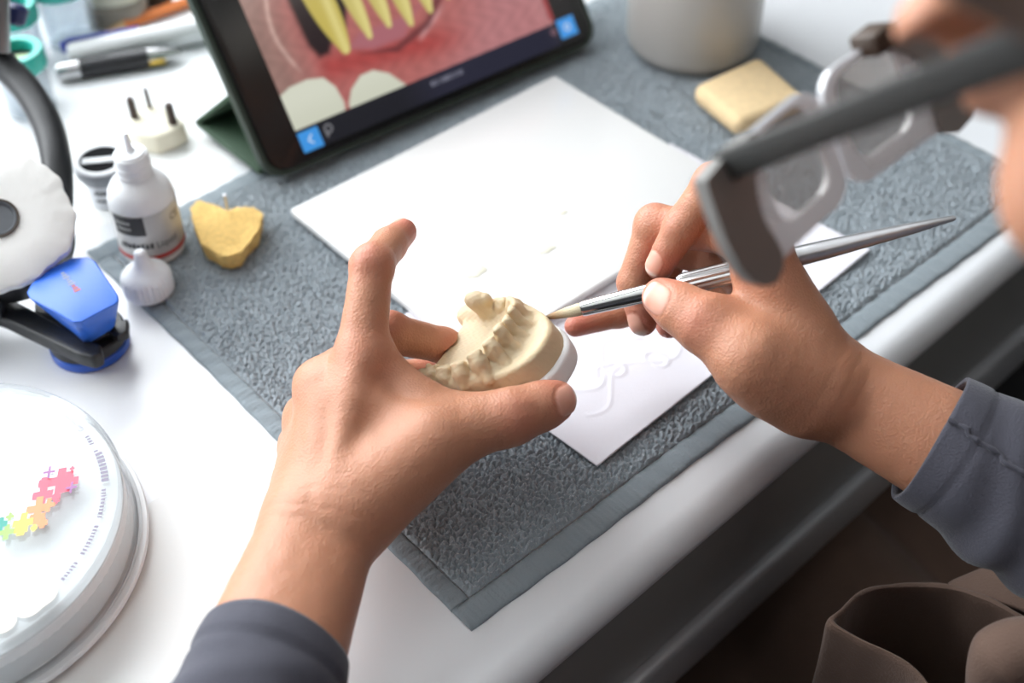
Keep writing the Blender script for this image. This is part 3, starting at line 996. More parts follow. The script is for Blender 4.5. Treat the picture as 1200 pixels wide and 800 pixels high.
pg = gz(75, 486, zl) - rc_; a_start = math.atan2(pg[1], pg[0])
V, F = text_mesh('Germany', .0040)
wdt = V[:, 0].max()
# the words are read from the outside of the box: letters stand with their feet outwards
b.add([ring_pt(wdt - q[0], -q[1] + .003, a_start) for q in V], [f[::-1] for f in F])
x = wdt + .004
for k in range(37):                                  # the rest of the small print, too blurred to read
    big = 1.7 if 4 < k < 13 else 1.0
    wl = .0011*big*(.7 + .5*random.random())
    if k in (4, 13, 22, 31, 39): x += .0035
    b.add([ring_pt(x, .0005, a_start), ring_pt(x + wl, .0005, a_start), ring_pt(x + wl, .0005 + .0019*big, a_start), ring_pt(x, .0005 + .0019*big, a_start)], [[0, 1, 2, 3]])
    x += wl + .0008
b.build('rim_lettering', m_print, box, smooth=False, auto=0)
m_seal = mat('print_beige', (226, 216, 206), .55)
c = gz(42, 703, zl)
MB().lathe([(.0075, 0), (.0075, .0001), (0, .0001)], c, n=24, wob=lambda t, j: .3*math.sin(2*t+.6)).build('seal_print', m_seal, box, smooth=False)
c = gz(2, 728, zl)
MB().lathe([(.006, 0), (.006, .0001), (0, .0001)], c, n=24).build('seal_print', m_seal, box, smooth=False)

# paper sheets lying on the desk
m_paper = mat('paper_sheet', (236, 237, 236), .7)
P = [gz(218, 557, .0004), gz(330, 640, .0004), gz(250, 900, .0004), gz(60, 680, .0004)]
a_, b2_ = P[0], P[1]
v1_ = unit(P[1]-P[0]); v2_ = unit(np.array([v1_[1], -v1_[0], 0]))
if v2_[1] > 0: v2_ = -v2_
Q = [P[0], P[0]+v1_*.085, P[0]+v1_*.085+v2_*.19, P[0]+v2_*.19]
Q = [np.array([*q[:2], .0001]) for q in Q]
sheet = MB().prism(Q, [q + np.array([0, 0, .00025]) for q in Q]).build('paper_sheet', m_paper, None, smooth=False)
tag(sheet, 'thin white paper sheet on the desk between the round container and the left forearm', 'paper')
Q = [gz(95, 128, .0001), gz(160, 262, .0001), gz(296, 178, .0001), gz(240, 100, .0001)]
x0_ = .205; Q = [np.array([x, y, .0001]) for x, y in ((.222, .632), (.315, .632), (.315, .735), (.222, .735))]
sheet = MB().prism(Q, [q + np.array([0, 0, .00015]) for q in Q]).build('paper_sheet', m_paper, None, smooth=False)
tag(sheet, 'white paper sheet on the desk under the pinned plaster die', 'paper')

# ================================================================== articulator, left edge
m_carbon = mat('articulator_black', (36, 37, 39), .42, bump=.1, bscale=500)
m_blue = mat('articulator_blue', (48, 108, 214), .35)
m_blue2 = mat('articulator_blue_rim', (34, 84, 180), .35)
m_plaster = mat('mounting_plaster', (240, 239, 236), .8, bump=.25, bscale=250)
m_navy = mat('navy_knob', (34, 44, 92), .4)
m_met = mat('articulator_metal', (150, 150, 152), .3, metal=.8)
ac = gz(105, 402, 0)
art = empty('articulator', ac, 'black dental articulator with white plaster disc and bright blue block at the left edge', 'articulator')
# foot
fc = gz(107, 406, 0)
MB().lathe([(.0195, .0003), (.0204, .001), (.0206, .0055), (.0200, .0062)], fc, n=56).build('foot_rim', m_blue2, art)
MB().lathe([(.0196, .0062), (.0200, .0068), (.0196, .0115), (.0186, .0124), (.006, .0124)], fc, n=56).build('foot', m_carbon, art)
# the flat lower arm with two prongs
za0, za1 = .0126, .0215
up_ = [(-70, 320), (20, 352), (104, 398), (118, 402), (119, 414), (108, 419), (92, 415), (0, 371), (-70, 350)]
tpg = [gz(x, y, za1) for x, y in up_]
MB().prism([np.array([p[0], p[1], za0]) for p in tpg], tpg, .0018, 3).build('lower_arm', m_carbon, art)
q = [(40, 350), (128, 378), (150, 372), (150, 388), (138, 394), (126, 386), (100, 396), (40, 366)]
tpg = [gz(x, y, .0185) for x, y in q]
MB().prism([np.array([p[0], p[1], .0128]) for p in tpg], tpg, .0014, 3).build('prong', m_carbon, art)
# the blue incisal block
tp_ = [(30, 342), (36, 331), (58, 314), (84, 301), (104, 300), (112, 305), (139, 345), (140, 352), (134, 357), (96, 377), (86, 378), (60, 363), (34, 350)]
zb1 = .046
top = [gz(x, y, zb1) for x, y in tp_]
bp = [(70, 372), (74, 366), (84, 352), (96, 344), (106, 343), (112, 346), (134, 376), (136, 380), (132, 386), (106, 402), (100, 403), (90, 394), (76, 378)]
bot = [gz(x, y, .0195) for x, y in bp]
MB().prism(bot, top, .0016, 3).build('incisal_block', m_blue, art)
b = MB(); cp = gz(82, 330, zb1 + .0002)
ed_ = unit(gz(96, 346, zb1) - gz(72, 318, zb1)); en_ = np.cross([0, 0, 1.0], ed_)
for k in range(9):
    c = cp + ed_*(-.0085 + k*.0021)
    h_ = .0009 + .0004*((k*7) % 3)
    V = [c + ed_*x + en_*y for x, y in ((-.0007, -h_), (.0007, -h_), (.0007, h_), (-.0007, h_))]
    b.add(V, [[0, 1, 2, 3]], 1 if k > 5 else 0)
b.build('block_lettering', [mat('block_print', (150, 158, 176), .5), mat('block_print_red', (190, 96, 80), .5)], art, smooth=False, auto=0)
# mounting plate, body and centre boss: the upper part leans open towards the viewer
dn_ = unit(np.array([0, 0, 1.0])*.62 + unit(CAM - gz(0, 252, .05))*.75)
dc = at(-3, 256, .700)
MB().lathe([(.034, -.030), (.0355, -.028), (.0355, -.0105), (.0345, -.0095)], dc, dn_, n=72).build('mounting_body', m_carbon, art)
def wobd(t, j): return .022*math.sin(5*t+1) + .016*math.sin(11*t) + .010*math.sin(23*t+2)
MB().lathe([(.0345, -.0095), (.0362, -.0085), (.0374, -.004), (.0370, -.0008), (.0352, 0), (.020, .0003), (.0100, 0), (.0096, -.003)], dc, dn_, n=140, caps=False, wob=wobd).build('plaster_disc', m_plaster, art)
MB().lathe([(.0096, -.004), (.0098, .0004), (.0088, .0007), (.0082, .0001), (.0080, -.0008), (0, -.0008)], dc, dn_, n=48).build('centre_boss', mat('boss_grey', (98, 101, 106), .45, metal=.3), art)
MB().lathe([(.0097, .0002), (.0107, .0006), (.0105, .0010), (.0095, .0009)], dc, dn_, n=48, caps=False).build('boss_ring', mat('boss_ring', (58, 44, 30), .5), art)
MB().box(dc - dn_*.024 + np.array([-.047, .004, -.016]), (.08, .03, .022), [e_x, e_y, [0, 0, 1]], .004).build('rear_frame', m_carbon, art)
# curved tube arch and the pin that carries it
pts = catmull([at(-30, 40, .80), at(6, 78, .80), at(34, 108, .795), at(56, 148, .785), at(66, 190, .775), at(68, 232, .77), at(66, 270, .765)], 8)
MB().tube(pts, [.0085]*len(pts), 20).build('tube_arch', m_carbon, art)
MB().lathe([(.0052, 0), (.0056, .001), (.0056, .052), (.004, .054)], at(0, 62, .79), axis=tuple(cdir(.05, 1, .15)), n=28).build('incisal_pin', m_met, art)
MB().lathe([(.004, -.006), (.0062, -.004), (.0065, .004), (.004, .006)], at(19, 17, .80), axis=tuple(cdir(.35, 1, .3)), n=28).build('pin_knob', m_navy, art)
# ================================================================== dental cast
m_cast = mat('cast_stone', (216, 195, 160), .55, sss=.25, sss_rad=(1, .7, .45), noise=.05, nscale=150, bump=.12, bscale=900)
m_castbase = mat('cast_plaster', (242, 242, 242), .6, sss=.15, sss_rad=(1, 1, 1))
CO = at(526, 401, .638)                             # middle of the back edge, on the top plane
CA = cdir(.81, 0, .584)
CN = cdir(-.39, .75, .54); CN = unit(CN - CA*(CN @ CA))
CP = np.cross(CN, CA); 
if CP @ cdir(.436, .664, -.607) < 0: CP = -CP
CM = np.stack([CA, CP, CN])                         # rows


def c_loc(P): return (P - CO) @ CM.T * 1000.0        # cast coordinates in mm


def outline(a, p, A, B, e=2.35):
    aa = np.maximum(a, 0)
    rho = ((aa / A) ** e + (np.abs(p) / B) ** e) ** (1 / e)
    s = np.hypot(aa, p) * (1 - 1 / np.maximum(rho, 1e-3))
    s = np.where(rho < .02, -B, s)
    return np.maximum(s, -a)


# (along the jaw, across it, crown height, half length, half width, lean) in mm
TEETH = [(6, -24.0, 4.6, 4.2, 4.2, .1), (14.6, -24.6, 5.6, 4.0, 4.3, .3), (23.2, -23.8, 7.6, 3.9, 4.4, .6), (30.4, -19.0, 9.2, 4.0, 4.6, .9), (34.4, -11.6, 9.8, 3.7, 4.0, .9),
         (35.8, -4.0, 11.0, 3.4, 3.2, .8), (35.4, 3.2, 9.6, 3.0, 2.7, .8), (34.6, 9.8, 9.8, 3.0, 2.7, .8), (32.4, 15.8, 8.2, 3.0, 3.0, .7), (27.4, 20.6, 6.6, 3.4, 3.3, .5), (19.8, 22.0, 5.4, 3.8, 3.5, .3)]
ARC = np.array([(-1, -24.0, 0)] + [(t[0], t[1], 0) for t in TEETH] + [(8, 21.5, 0), (-1, 21.0, 0)], float)
ARC = np.array(catmull(list(ARC), 5))
MMv = []
for i, (ta_, tpp, hh, hl, hw, ln) in enumerate(TEETH):
    c = np.array([ta_, tpp, 0.0])
    A0 = np.array(TEETH[max(i-1, 0)][:2]); A1 = np.array(TEETH[min(i+1, len(TEETH)-1)][:2])
    t = unit(np.array([*(A1 - A0), 0])); o = np.array([t[1], -t[0], 0])
    if o @ (c - np.array([8, 0, 0])) < 0: o = -o
    MMv.append((c, t, o, hl*1.12, hw*1.22, hh*1.12, ln))


def cast_fn(Q):
    """Q in mm, cast coordinates"""
    a, p, n = Q[:, 0], Q[:, 1], Q[:, 2]
    grow = np.clip(-n, 0, 12) * .24
    side = outline(a, p, 53.0, 29.5) - grow
    body = np.maximum(side, np.maximum(n + .0, -11.0 - n))
    q = np.maximum(np.stack([side + 2.0, n + 2.0], 1), 0)
    body = np.maximum(np.linalg.norm(q, axis=1) - 2.0 + np.minimum(np.maximum(side+2., n + 2.0), 0), -11.0 - n)
    # alveolar ridge along the arch
    da = np.full(len(Q), 1e9)
    for i in range(len(ARC) - 1):
        A, B = ARC[i], ARC[i+1]; ba = (B - A)[:2]
        t = np.clip(((a-A[0])*ba[0] + (p-A[1])*ba[1]) / (ba @ ba), 0, 1)
        da = np.minimum(da, np.hypot(a - A[0] - t*ba[0], p - A[1] - t*ba[1]))
    ridge = np.hypot(da * .80, np.maximum(np.abs(n + 2.0) - 1.0, 0)) - 4.6
    d = smin(body, ridge, 3.0)
    # vault of the palate, sunk inside the arch
    pal = ell(Q, (8, -1, 3.6), np.eye(3), (24, 17, 5.0))
    d = -smin(-d, pal, 2.0)
    d = np.maximum(d, -11.0 - n)
    tt = np.full(len(Q), 1e9)
    for c, t, o, hl, hw, hh, ln in MMv:
        ax = np.stack([t, unit(o + np.array([0, 0, -.25*ln])), unit(np.array([0, 0, 1.0]) + o*.25*ln)])
        crown = ell(Q, c + np.array([0, 0, hh*.42]), ax, (hl, hw, hh*.62))
        root = cone(Q, c + o*1.6 + np.array([0, 0, hh*.34]), c + o*8.0*max(.4, ln) + np.array([0, 0, -1.2]), hl*.84, hl*.52)
        x = smin(crown, root, 1.2)
        if hh < 6.0:                                 # back teeth: a grooved chewing surface
            for s1, s2 in ((-1, -1), (1, -1), (-1, 1), (1, 1)):
                x = smin(x, np.linalg.norm(Q - (c + t*s1*hl*.5 + o*s2*hw*.45 + np.array([0, 0, hh*.92])), axis=1) - 1.5, .8)
        else:                                        # front teeth and stumps: thin biting edge
            x = smin(x, cone(Q, c - t*hl*.55 + np.array([0, 0, hh*.98]) + o*.2, c + t*hl*.55 + np.array([0, 0, hh*.98]) + o*.2, 1.1, 1.1), 2.2)
        tt = smin(tt, x, .4)
    d = smin(d, tt, 1.0)
    # free-standing tall stump at the far back corner
    st_ = cone(Q, (14, 19.0, 0), (10.0, 18.5, 9.0), 4.4, 4.3)
    st_ = smin(st_, cone(Q, (10.0, 18.5, 9.0), (14.0, 19.5, 8.6), 3.8, 3.4), 1.5)
    st_ = smin(st_, cone(Q, (10.0, 18.5, 9.5), (8.0, 18.0, 10.5), 3.8, 3.2), 1.5)
    d = smin(d, st_, 1.5)
    d = d + .10 * np.sin(a*1.9 + 1.3*np.sin(p*1.3)) * np.sin(p*1.7 + n*1.1)
    return d


def castbase_fn(Q):
    a, p, n = Q[:, 0], Q[:, 1], Q[:, 2]
    side = outline(a, p, 57.5, 31.6, 2.5) - np.clip(-11-n, 0, 10)*.10
    h = np.maximum(n + 10.6, -21.5 - n)
    q = np.maximum(np.stack([side + 2.2, h + 2.2], 1), 0)
    return np.linalg.norm(q, axis=1) - 2.2 + np.minimum(np.maximum(side + 2.2, h + 2.2), 0)


def cast_world(P):                                   # signed distance in metres, both pieces
    Q = c_loc(P)
    return np.minimum(cast_fn(Q), castbase_fn(Q)) / 1000.0


cast = empty('dental_cast', CO + CN*-.0215 + CA*.025, 'beige dental cast with teeth on a white base, held in the left hand', 'dental cast')


def fix_orient(V, F):
    v = V[F]
    vol = np.einsum('ij,ij->i', v[:, 0], np.cross(v[:, 1], v[:, 2])).sum() + np.einsum('ij,ij->i', v[:, 0], np.cross(v[:, 2], v[:, 3])).sum()
    return F if vol > 0 else F[:, ::-1].copy()


CASTH = .45
V, F = surface(cast_fn, (-6, -36, -12.5), (64, 36, 18), CASTH, margin=3.0)
Vw = CO + V @ CM / 1000.0; F = fix_orient(Vw - Vw.mean(0), F)
put('cast', mesh_np(Vw, F), m_cast, cast)
V, F = surface(castbase_fn, (-6, -38, -23.5), (66, 38, -8), .7, margin=3.0)
Vw = CO + V @ CM / 1000.0; F = fix_orient(Vw - Vw.mean(0), F)
put('plaster_base', mesh_np(Vw, F), m_castbase, cast)

# ================================================================== brush
B0 = at(632, 374, .6280); B1 = at(1120, 255, .5860)
bd = unit(B1 - B0); bl = float(np.linalg.norm(B1 - B0))


def bpos(px):                                        # distance along the brush of a picture column
    lo, hi = 0.0, bl
    for _ in range(40):
        m_ = (lo + hi) / 2
        c = R @ (B0 + bd*m_ - CAM)
        if 600 - c[0]/c[2]*F_PX < px: lo = m_
        else: hi = m_
    return lo


s1, s2, s3, s4, s5 = bpos(682), bpos(757), bpos(804), bpos(872), bpos(905)
brush = empty('brush', B0, 'silver fine-tipped ceramic brush held in the right hand over the white plate', 'brush')
m_hair = mat('brush_hair', (224, 208, 170), .7, bump=.4, bscale=1500)
nt = m_hair.node_tree
# wet dark tip: colour of the bristles along their length
g_ = nt.nodes.new('ShaderNodeAttribute'); g_.attribute_name = 'tipcol'
nt.links.new(g_.outputs['Color'], nt.nodes['Principled BSDF'].inputs['Base Color'])
b = MB(); b.lathe([(0, 0), (.0003, .001), (.0007, s1*.12), (.0016, s1*.35), (.0026, s1*.7), (.0029, s1*.9), (.0028, s1*1.03)], B0, bd, 24)
o = b.build('bristles', m_hair, brush)
tcol = []
for v in o.data.vertices:
    s = ((np.array(v.co) - B0) @ bd) / s1
    c = np.array(lin((40, 30, 24))[:3]); c2 = np.array(lin((176, 128, 82))[:3]); c3 = np.array(lin((228, 214, 180))[:3])
    k1 = min(1, max(0, (s - .12)/.25)); k2 = min(1, max(0, (s - .30)/.3))
    tcol.append((c*(1-k1) + c2*k1)*(1-k2) + c3*k2)
set_attr(o.data, 'tipcol', np.array(tcol), 'FLOAT_COLOR')
m_ferr = mat('ferrule_chrome', (200, 200, 198), .12, metal=1.0)
m_grip = mat('grip_aluminium', (206, 206, 206), .28, metal=.9)
m_handle = mat('handle_silver', (196, 196, 198), .3, metal=.8)
MB().lathe([(.0028, s1*.98), (.0034, s1), (.0036, s1+.001), (.0042, s2), (.0043, s3-.006), (.0040, s3-.004), (.0036, s3-.003)], B0, bd, 36).build('ferrule', m_ferr, brush)
MB().lathe([(.0036, s3-.004), (.0046, s3-.002), (.0048, s3), (.0049, s4), (.0047, s4+.001), (.0042, s4+.002)], B0, bd, 96,
           wob=lambda t, j: .055*math.cos(14*t) if 1 <= j <= 4 else 0).build('grip', m_grip, brush)
MB().lathe([(.0042, s4+.001), (.0046, s4+.004), (.0047, s5), (.0042, s5 + (bl-s5)*.3), (.0026, s5 + (bl-s5)*.75), (.0012, bl-.001), (.0007, bl), (0, bl)], B0, bd, 36).build('handle', m_handle, brush)


def brush_world(P):
    t = np.clip((P - B0) @ bd, 0, bl)
    r = np.interp(t, [0, s1, s2, s3, s5, bl], [.001, .0036, .0043, .0051, .005, .001])
    return np.linalg.norm(P - B0 - t[:, None]*bd, axis=1) - r


# ================================================================== the person
def J(*q): return at(*q)


def chain(P, js, rs, k=.0035):
    d = None
    for i in range(len(js) - 1):
        c = cone(P, js[i], js[i+1], rs[i], rs[i+1])
        d = c if d is None else smin(d, c, k)
    return d


# ---- left hand (joints: knuckle, middle joint, end joint, centre of the fingertip)
L = dict(
    W=J(374, 622, .578), CMC=J(424, 592, .580),
    th=[J(508, 520, .586), J(599, 488, .5955), J(653, 469, .603)],
    ix=[J(423, 420, .602), J(436, 311, .608), J(456, 287, .628), J(472, 272, .641)],
    mi=[J(376, 452, .608), J(456, 390, .628), J(520, 405, .643), J(556, 416, .660)],
    ri=[J(362, 490, .620), J(434, 442, .648), J(495, 440, .662), J(530, 448, .678)],
    li=[J(354, 524, .628), J(410, 498, .646), J(446, 488, .655), J(472, 484, .660)],
    C=J(318, 770, .533))
L['E'] = L['W'] + unit(L['C'] - L['W']) * .25
LW = cdir(.936, -.354, 0)
Lth_n = cdir(.05, -.15, 1); Lix_n = cdir(-.9, .35, .45)


def left_fn(P, carve=True):
    W, E = L['W'], L['E']
    fa_ = smin(cone(P, W - LW*.0075, E - LW*.006, .0165, .034), cone(P, W + LW*.0075, E + LW*.006, .0165, .036), .012)
    palm = fa_
    for m_, r0, r1, off in (('ix', .0150, .0108, .006), ('mi', .0150, .0108, .001), ('ri', .0150, .0102, -.004), ('li', .0140, .0098, -.009)):
        palm = smin(palm, cone(P, W + LW*off, L[m_][0], r0, r1), .009)
    palm = smin(palm, cone(P, L['CMC'], L['th'][0], .0160, .0128), .012)
    palm = smin(palm, cone(P, W, J(470, 545, .590), .0150, .0165), .010)
    palm = smin(palm, cone(P, J(410, 470, .598), J(500, 505, .592), .0110, .0105), .010)
    palm = smin(palm, cone(P, J(446, 425, .604), J(492, 464, .6005), .0090, .0068), .008)
    palm = smin(palm, cone(P, J(492, 464, .6005), J(548, 486, .5985), .0068, .0085), .008)
    palm = smin(palm, cone(P, J(440, 560, .592), J(400, 470, .606), .014, .013), .010)
    # extensor tendons raise faint ridges on the back of the hand
    up = unit(CAM - L['mi'][0])
    for m_ in ('ix', 'mi', 'ri'):
        palm = smin(palm, cone(P, W + up*.0145, L[m_][0] + up*.0085, .0022, .0030), .007)
    thumb = chain(P, [L['CMC']] + L['th'], [.0150, .0128, .0116, .0086], .006)
    thumb = smin(thumb, np.linalg.norm(P - (L['th'][1]*.35 + L['th'][2]*.65), axis=1) - .0100, .006)
    res = smin(palm, thumb, .012)
    for m_, rr_ in (('ix', (.0112, .0092, .0078, .0066)), ('mi', (.0108, .0094, .0082, .0066)), ('ri', (.0102, .0088, .0077, .0063)), ('li', (.0095, .0076, .0068, .0056))):
        f_ = chain(P, L[m_], rr_, .003)
        f_ = smin(f_, np.linalg.norm(P - L[m_][1], axis=1) - rr_[1]*1.0, .003)
        res = np.minimum(res, smin(palm, f_, .007))
    if carve:
        res = np.maximum(res, -(cast_world(P) - .0007))
    return res


# ---- right hand
Rj = dict(
    W=J(977, 455, .609), CMC=J(945, 456, .600),
    th=[J(880, 420, .588), J(826, 379, .596), J(775, 348, .607)],
    ix=[J(893, 285, .592), J(838, 216, .603), J(799, 266, .612), J(773, 311, .6195)],
    mi=[J(872, 272, .608), J(768, 264, .631), J(744, 331, .640), J(753, 377, .639)],
    ri=[J(858, 304, .630), J(785, 290, .655), J(772, 352, .660), J(784, 381, .655)],
    li=[J(852, 338, .648), J(790, 352, .672), J(726, 368, .668), J(674, 382, .660)],
    C=J(1092, 515, .600))
Rj['E'] = Rj['W'] + unit(Rj['C'] - Rj['W']) * .25
RW = cdir(.49, .87, 0)
Rth_n = cdir(.12, -.35, 1); Rix_n = cdir(-.62, .15, .75); Rmi_n = cdir(-.75, -.2, .5)


def right_fn(P, carve=True):
    W, E = Rj['W'], Rj['E']
    fa_ = smin(cone(P, W - RW*.005, E - RW*.006, .0165, .036), cone(P, W + RW*.005, E + RW*.006, .0158, .036), .010)
    palm = fa_
    for m_, r0, r1, off in (('ix', .0130, .0104, .000), ('mi', .0135, .0104, .001), ('ri', .0140, .0100, .000), ('li', .0140, .0096, -.002)):
        palm = smin(palm, cone(P, W + RW*off, Rj[m_][0], r0, r1), .009)
    palm = smin(palm, cone(P, Rj['CMC'], Rj['th'][0], .0165, .0128), .012)
    palm = smin(palm, cone(P, W, J(905, 440, .597), .0160, .0165), .012)
    palm = smin(palm, cone(P, J(930, 400, .605), J(880, 385, .610), .014, .012), .012)
    palm = smin(palm, cone(P, J(885, 315, .602), J(940, 400, .602), .0100, .0110), .010)
    thumb = chain(P, [Rj['CMC']] + Rj['th'], [.0155, .0121, .0117, .0086], .008)
    thumb = smin(thumb, np.linalg.norm(P - (Rj['th'][1]*.4 + Rj['th'][2]*.6), axis=1) - .0102, .006)
    res = smin(palm, thumb, .014)
    for m_, rr_ in (('ix', (.0110, .0094, .0082, .0066)), ('mi', (.0106, .0092, .0080, .0066)), ('ri', (.0100, .0086, .0075, .0062)), ('li', (.0092, .0075, .0064, .0052))):
        f_ = chain(P, Rj[m_], rr_, .003)
        f_ = smin(f_, np.linalg.norm(P - Rj[m_][1], axis=1) - rr_[1]*1.0, .003)
        res = np.minimum(res, smin(palm, f_, .007))
    if carve:
        res = np.maximum(res, -(brush_world(P) - .0005))
    return res


# ---- head, set by where it looks: G gaze, RR its right, UU its up
G = cdir(-.284, -.074, -.956); RR = cdir(.766, .581, -.273); RR = unit(RR - G*(RR @ G)); UU = np.cross(RR, G)
VIS = at(806, 204, .42)                              # outer upper corner of the visor lens
BR_ = VIS + RR*.062 - UU*.012                        # middle of the visor
EYE = BR_ - G*.105                                   # between the eyes
def hp(r, u, g): return EYE + RR*r + UU*u + G*g      # head coordinates
HAX = np.stack([RR, UU, G])
SHL, SHR = np.array([.075, -.10, .13]), np.array([.43, -.155, .17])
NECK = (SHL + SHR)/2 + np.array([0, .0, .055])
EL, ER = L['E'], Rj['E']


def head_fn(P):
    d = ell(P, hp(0, .045, -.095), HAX, (.077, .085, .098))
    d = smin(d, ell(P, hp(0, -.045, -.055), HAX, (.056, .068, .062)), .03)
    d = smin(d, ell(P, hp(0, -.098, -.022), HAX, (.026, .020, .024)), .025)          # chin
    for s in (-1, 1):
        d = smin(d, ell(P, hp(s*.040, -.034, -.018), HAX, (.022, .020, .020)), .02)  # cheekbones
        d = smin(d, cone(P, hp(s*.014, .020, .002), hp(s*.046, .016, -.006), .008, .008), .012)  # brow
        d = -smin(-d, np.linalg.norm(P - hp(s*.032, -.002, .016), axis=1) - .0120, .010)        # eye socket
        d = smin(d, np.linalg.norm(P - hp(s*.032, -.001, -.005), axis=1) - .0140, .003)         # closed-down lid
        d = smin(d, ell(P, hp(s*.076, -.012, -.095), HAX, (.008, .032, .019)), .004)            # ear
        d = np.maximum(d, -(ell(P, hp(s*.085, -.010, -.092), HAX, (.005, .020, .011)))) if False else d
    d = smin(d, cone(P, hp(0, .004, .006), hp(0, -.036, .026), .0075, .0115), .010)  # nose
    for s in (-1, 1):
        d = smin(d, np.linalg.norm(P - hp(s*.011, -.040, .016), axis=1) - .0075, .006)
    d = smin(d, ell(P, hp(0, -.0665, .008), HAX, (.022, .0048, .009)), .005)         # lips
    d = smin(d, ell(P, hp(0, -.0765, .007), HAX, (.019, .0052, .009)), .005)
    d = -smin(-d, cone(P, hp(-.021, -.0715, .012), hp(.021, -.0715, .012), .0012, .0012), .003)
    d = smin(d, cone(P, hp(0, -.055, -.085), NECK, .052, .058), .03)
    return d


HIPL, HIPR = np.array([.19, -.16, -.235]), np.array([.37, -.16, -.235])
KNL, KNR = np.array([.15, .30, -.24]), np.array([.47, .28, -.24])
ANL, ANR = np.array([.16, .22, -.64]), np.array([.46, .20, -.64])


def torso_fn(P):
    d = cone(P, SHL, EL, .040, .031)
    d = smin(d, cone(P, SHR, ER, .040, .031), .01)
    t_ = cone(P, (HIPL+HIPR)/2 + np.array([-.05, 0, .02]), (SHL*.62+SHR*.38) + np.array([0, .03, -.10]), .115, .105)
    t_ = smin(t_, cone(P, (HIPL+HIPR)/2 + np.array([.05, 0, .02]), (SHL*.38+SHR*.62) + np.array([0, .03, -.10]), .115, .105), .04)
    t_ = smin(t_, cone(P, SHL, SHR, .050, .050), .05)
    t_ = smin(t_, cone(P, NECK, (SHL+SHR)/2, .058, .075), .04)
    return smin(d, t_, .03)


def legs_fn(P):
    d = None
    for h_, k_, a_ in ((HIPL, KNL, ANL), (HIPR, KNR, ANR)):
        x = smin(cone(P, h_, k_, .085, .058), cone(P, k_, a_, .055, .040), .02)
        x = smin(x, cone(P, a_ + np.array([0, 0, -.045]), a_ + np.array([0, .17, -.058]), .034, .028), .03)
        d = x if d is None else np.minimum(d, x)
    return d


def clip_pl(d, P, o_, n_): return np.maximum(d, (P - o_) @ n_)


parts = []
ldir = unit(L['E'] - L['W']); rdir = unit(Rj['E'] - Rj['W'])
LCUT = L['W'] + ldir*.115; RCUT = Rj['W'] + rdir*.115
HH = float(globals().get('HAND_STEP', .00095))


def bounds(js, m_):
    a = np.array(js); return a.min(0) - m_, a.max(0) + m_


def flatj(D, cut):
    out = [D['W'], D['CMC'], cut]
    for k in ('th', 'ix', 'mi', 'ri', 'li'): out += D[k]
    return out


lo, hi = bounds(flatj(L, LCUT), .036)
parts.append(surface(lambda P: clip_pl(left_fn(P), P, LCUT, ldir), lo, hi, HH))
lo, hi = bounds(flatj(Rj, RCUT), .036)
parts.append(surface(lambda P: clip_pl(right_fn(P), P, RCUT, rdir), lo, hi, HH))
n_hand = [len(p[0]) for p in parts]


def mirror_visor(P, c): return P + RR*(2*((c - P) @ RR))


VMID = VIS + RR*.0575 - UU*.012
HL_ = at(846, 196, .421); TL_ = at(1215, 50, .285)   # left temple of the visor: hinge and rear end
TEMPLES = [(HL_, TL_), (mirror_visor(HL_, VMID), mirror_visor(TL_, VMID))]


def rest_fn(P):
    d = smin(torso_fn(P), head_fn(P), .015)
    for a_, b2_ in TEMPLES: d = np.maximum(d, .012 - cone(P, a_, b2_, 0, 0))
    fl = smin(cone(P, LCUT - LW*.0045, EL - LW*.003, .025, .028), cone(P, LCUT + LW*.0045, EL + LW*.003, .025, .028), .012)
    fr = smin(cone(P, RCUT - RW*.0045, ER - RW*.003, .025, .028), cone(P, RCUT + RW*.0045, ER + RW*.003, .025, .028), .012)
    fl = clip_pl(fl, P, LCUT - ldir*.004, -ldir); fr = clip_pl(fr, P, RCUT - rdir*.004, -rdir)
    d = smin(d, np.minimum(fl, fr), .01)
    return smin(d, legs_fn(P), .03)


lo, hi = bounds([EL, ER, SHL, SHR, hp(0, .14, -.1), hp(0, -.1, .03), HIPL, HIPR, KNL, KNR, ANL + [0, .2, -.085], ANR], .11)
lo[2] = -.735
parts.append(surface(rest_fn, lo, hi, .0044, margin=.03))
lo, hi = bounds([hp(s*.1, u_, g_) for s in (-1, 1) for u_ in (-.125, .14) for g_ in (-.2, .05)], .004)
Vs, Fs, o_ = [], [], 0
for V, F in parts:
    F = fix_orient(V - V.mean(0), F)
    Vs.append(V); Fs.append(F + o_); o_ += len(V)
V = np.concatenate(Vs); F = np.concatenate(Fs)

# surface detail: outward normals by faces, creases at the joints, nails
def vnormals(V, F):
    N = np.zeros_like(V)
    v = V[F]; fn_ = np.cross(v[:, 2] - v[:, 0], v[:, 3] - v[:, 1])
    for k in range(4): np.add.at(N, F[:, k], fn_)
    return N / np.maximum(np.linalg.norm(N, axis=1), 1e-12)[:, None]


N = vnormals(V, F)
disp = np.zeros(len(V)); nail = np.zeros(len(V)); flush = np.zeros(len(V)); nailn = np.zeros(len(V))


def crease(P, ax, dors, rad, lines, amp, wd=.0005, side=1):
    q = V - P; r = np.linalg.norm(q, axis=1)
    m = r < rad*2.2
    s = q[m] @ ax
    w_ = np.exp(-(r[m]/rad)**2 * .9) * np.clip(.15 + (N[m] @ dors)*1.1, 0, 1)
    lat = q[m] @ np.cross(ax, dors)
    g = np.zeros(m.sum())
    for l, k in lines:
        g += k*np.exp(-((s - l - .0006*np.sin(lat*700 + l*900) - lat**2*12*np.sign(l))/wd)**2)
    disp[m] -= amp*g*w_


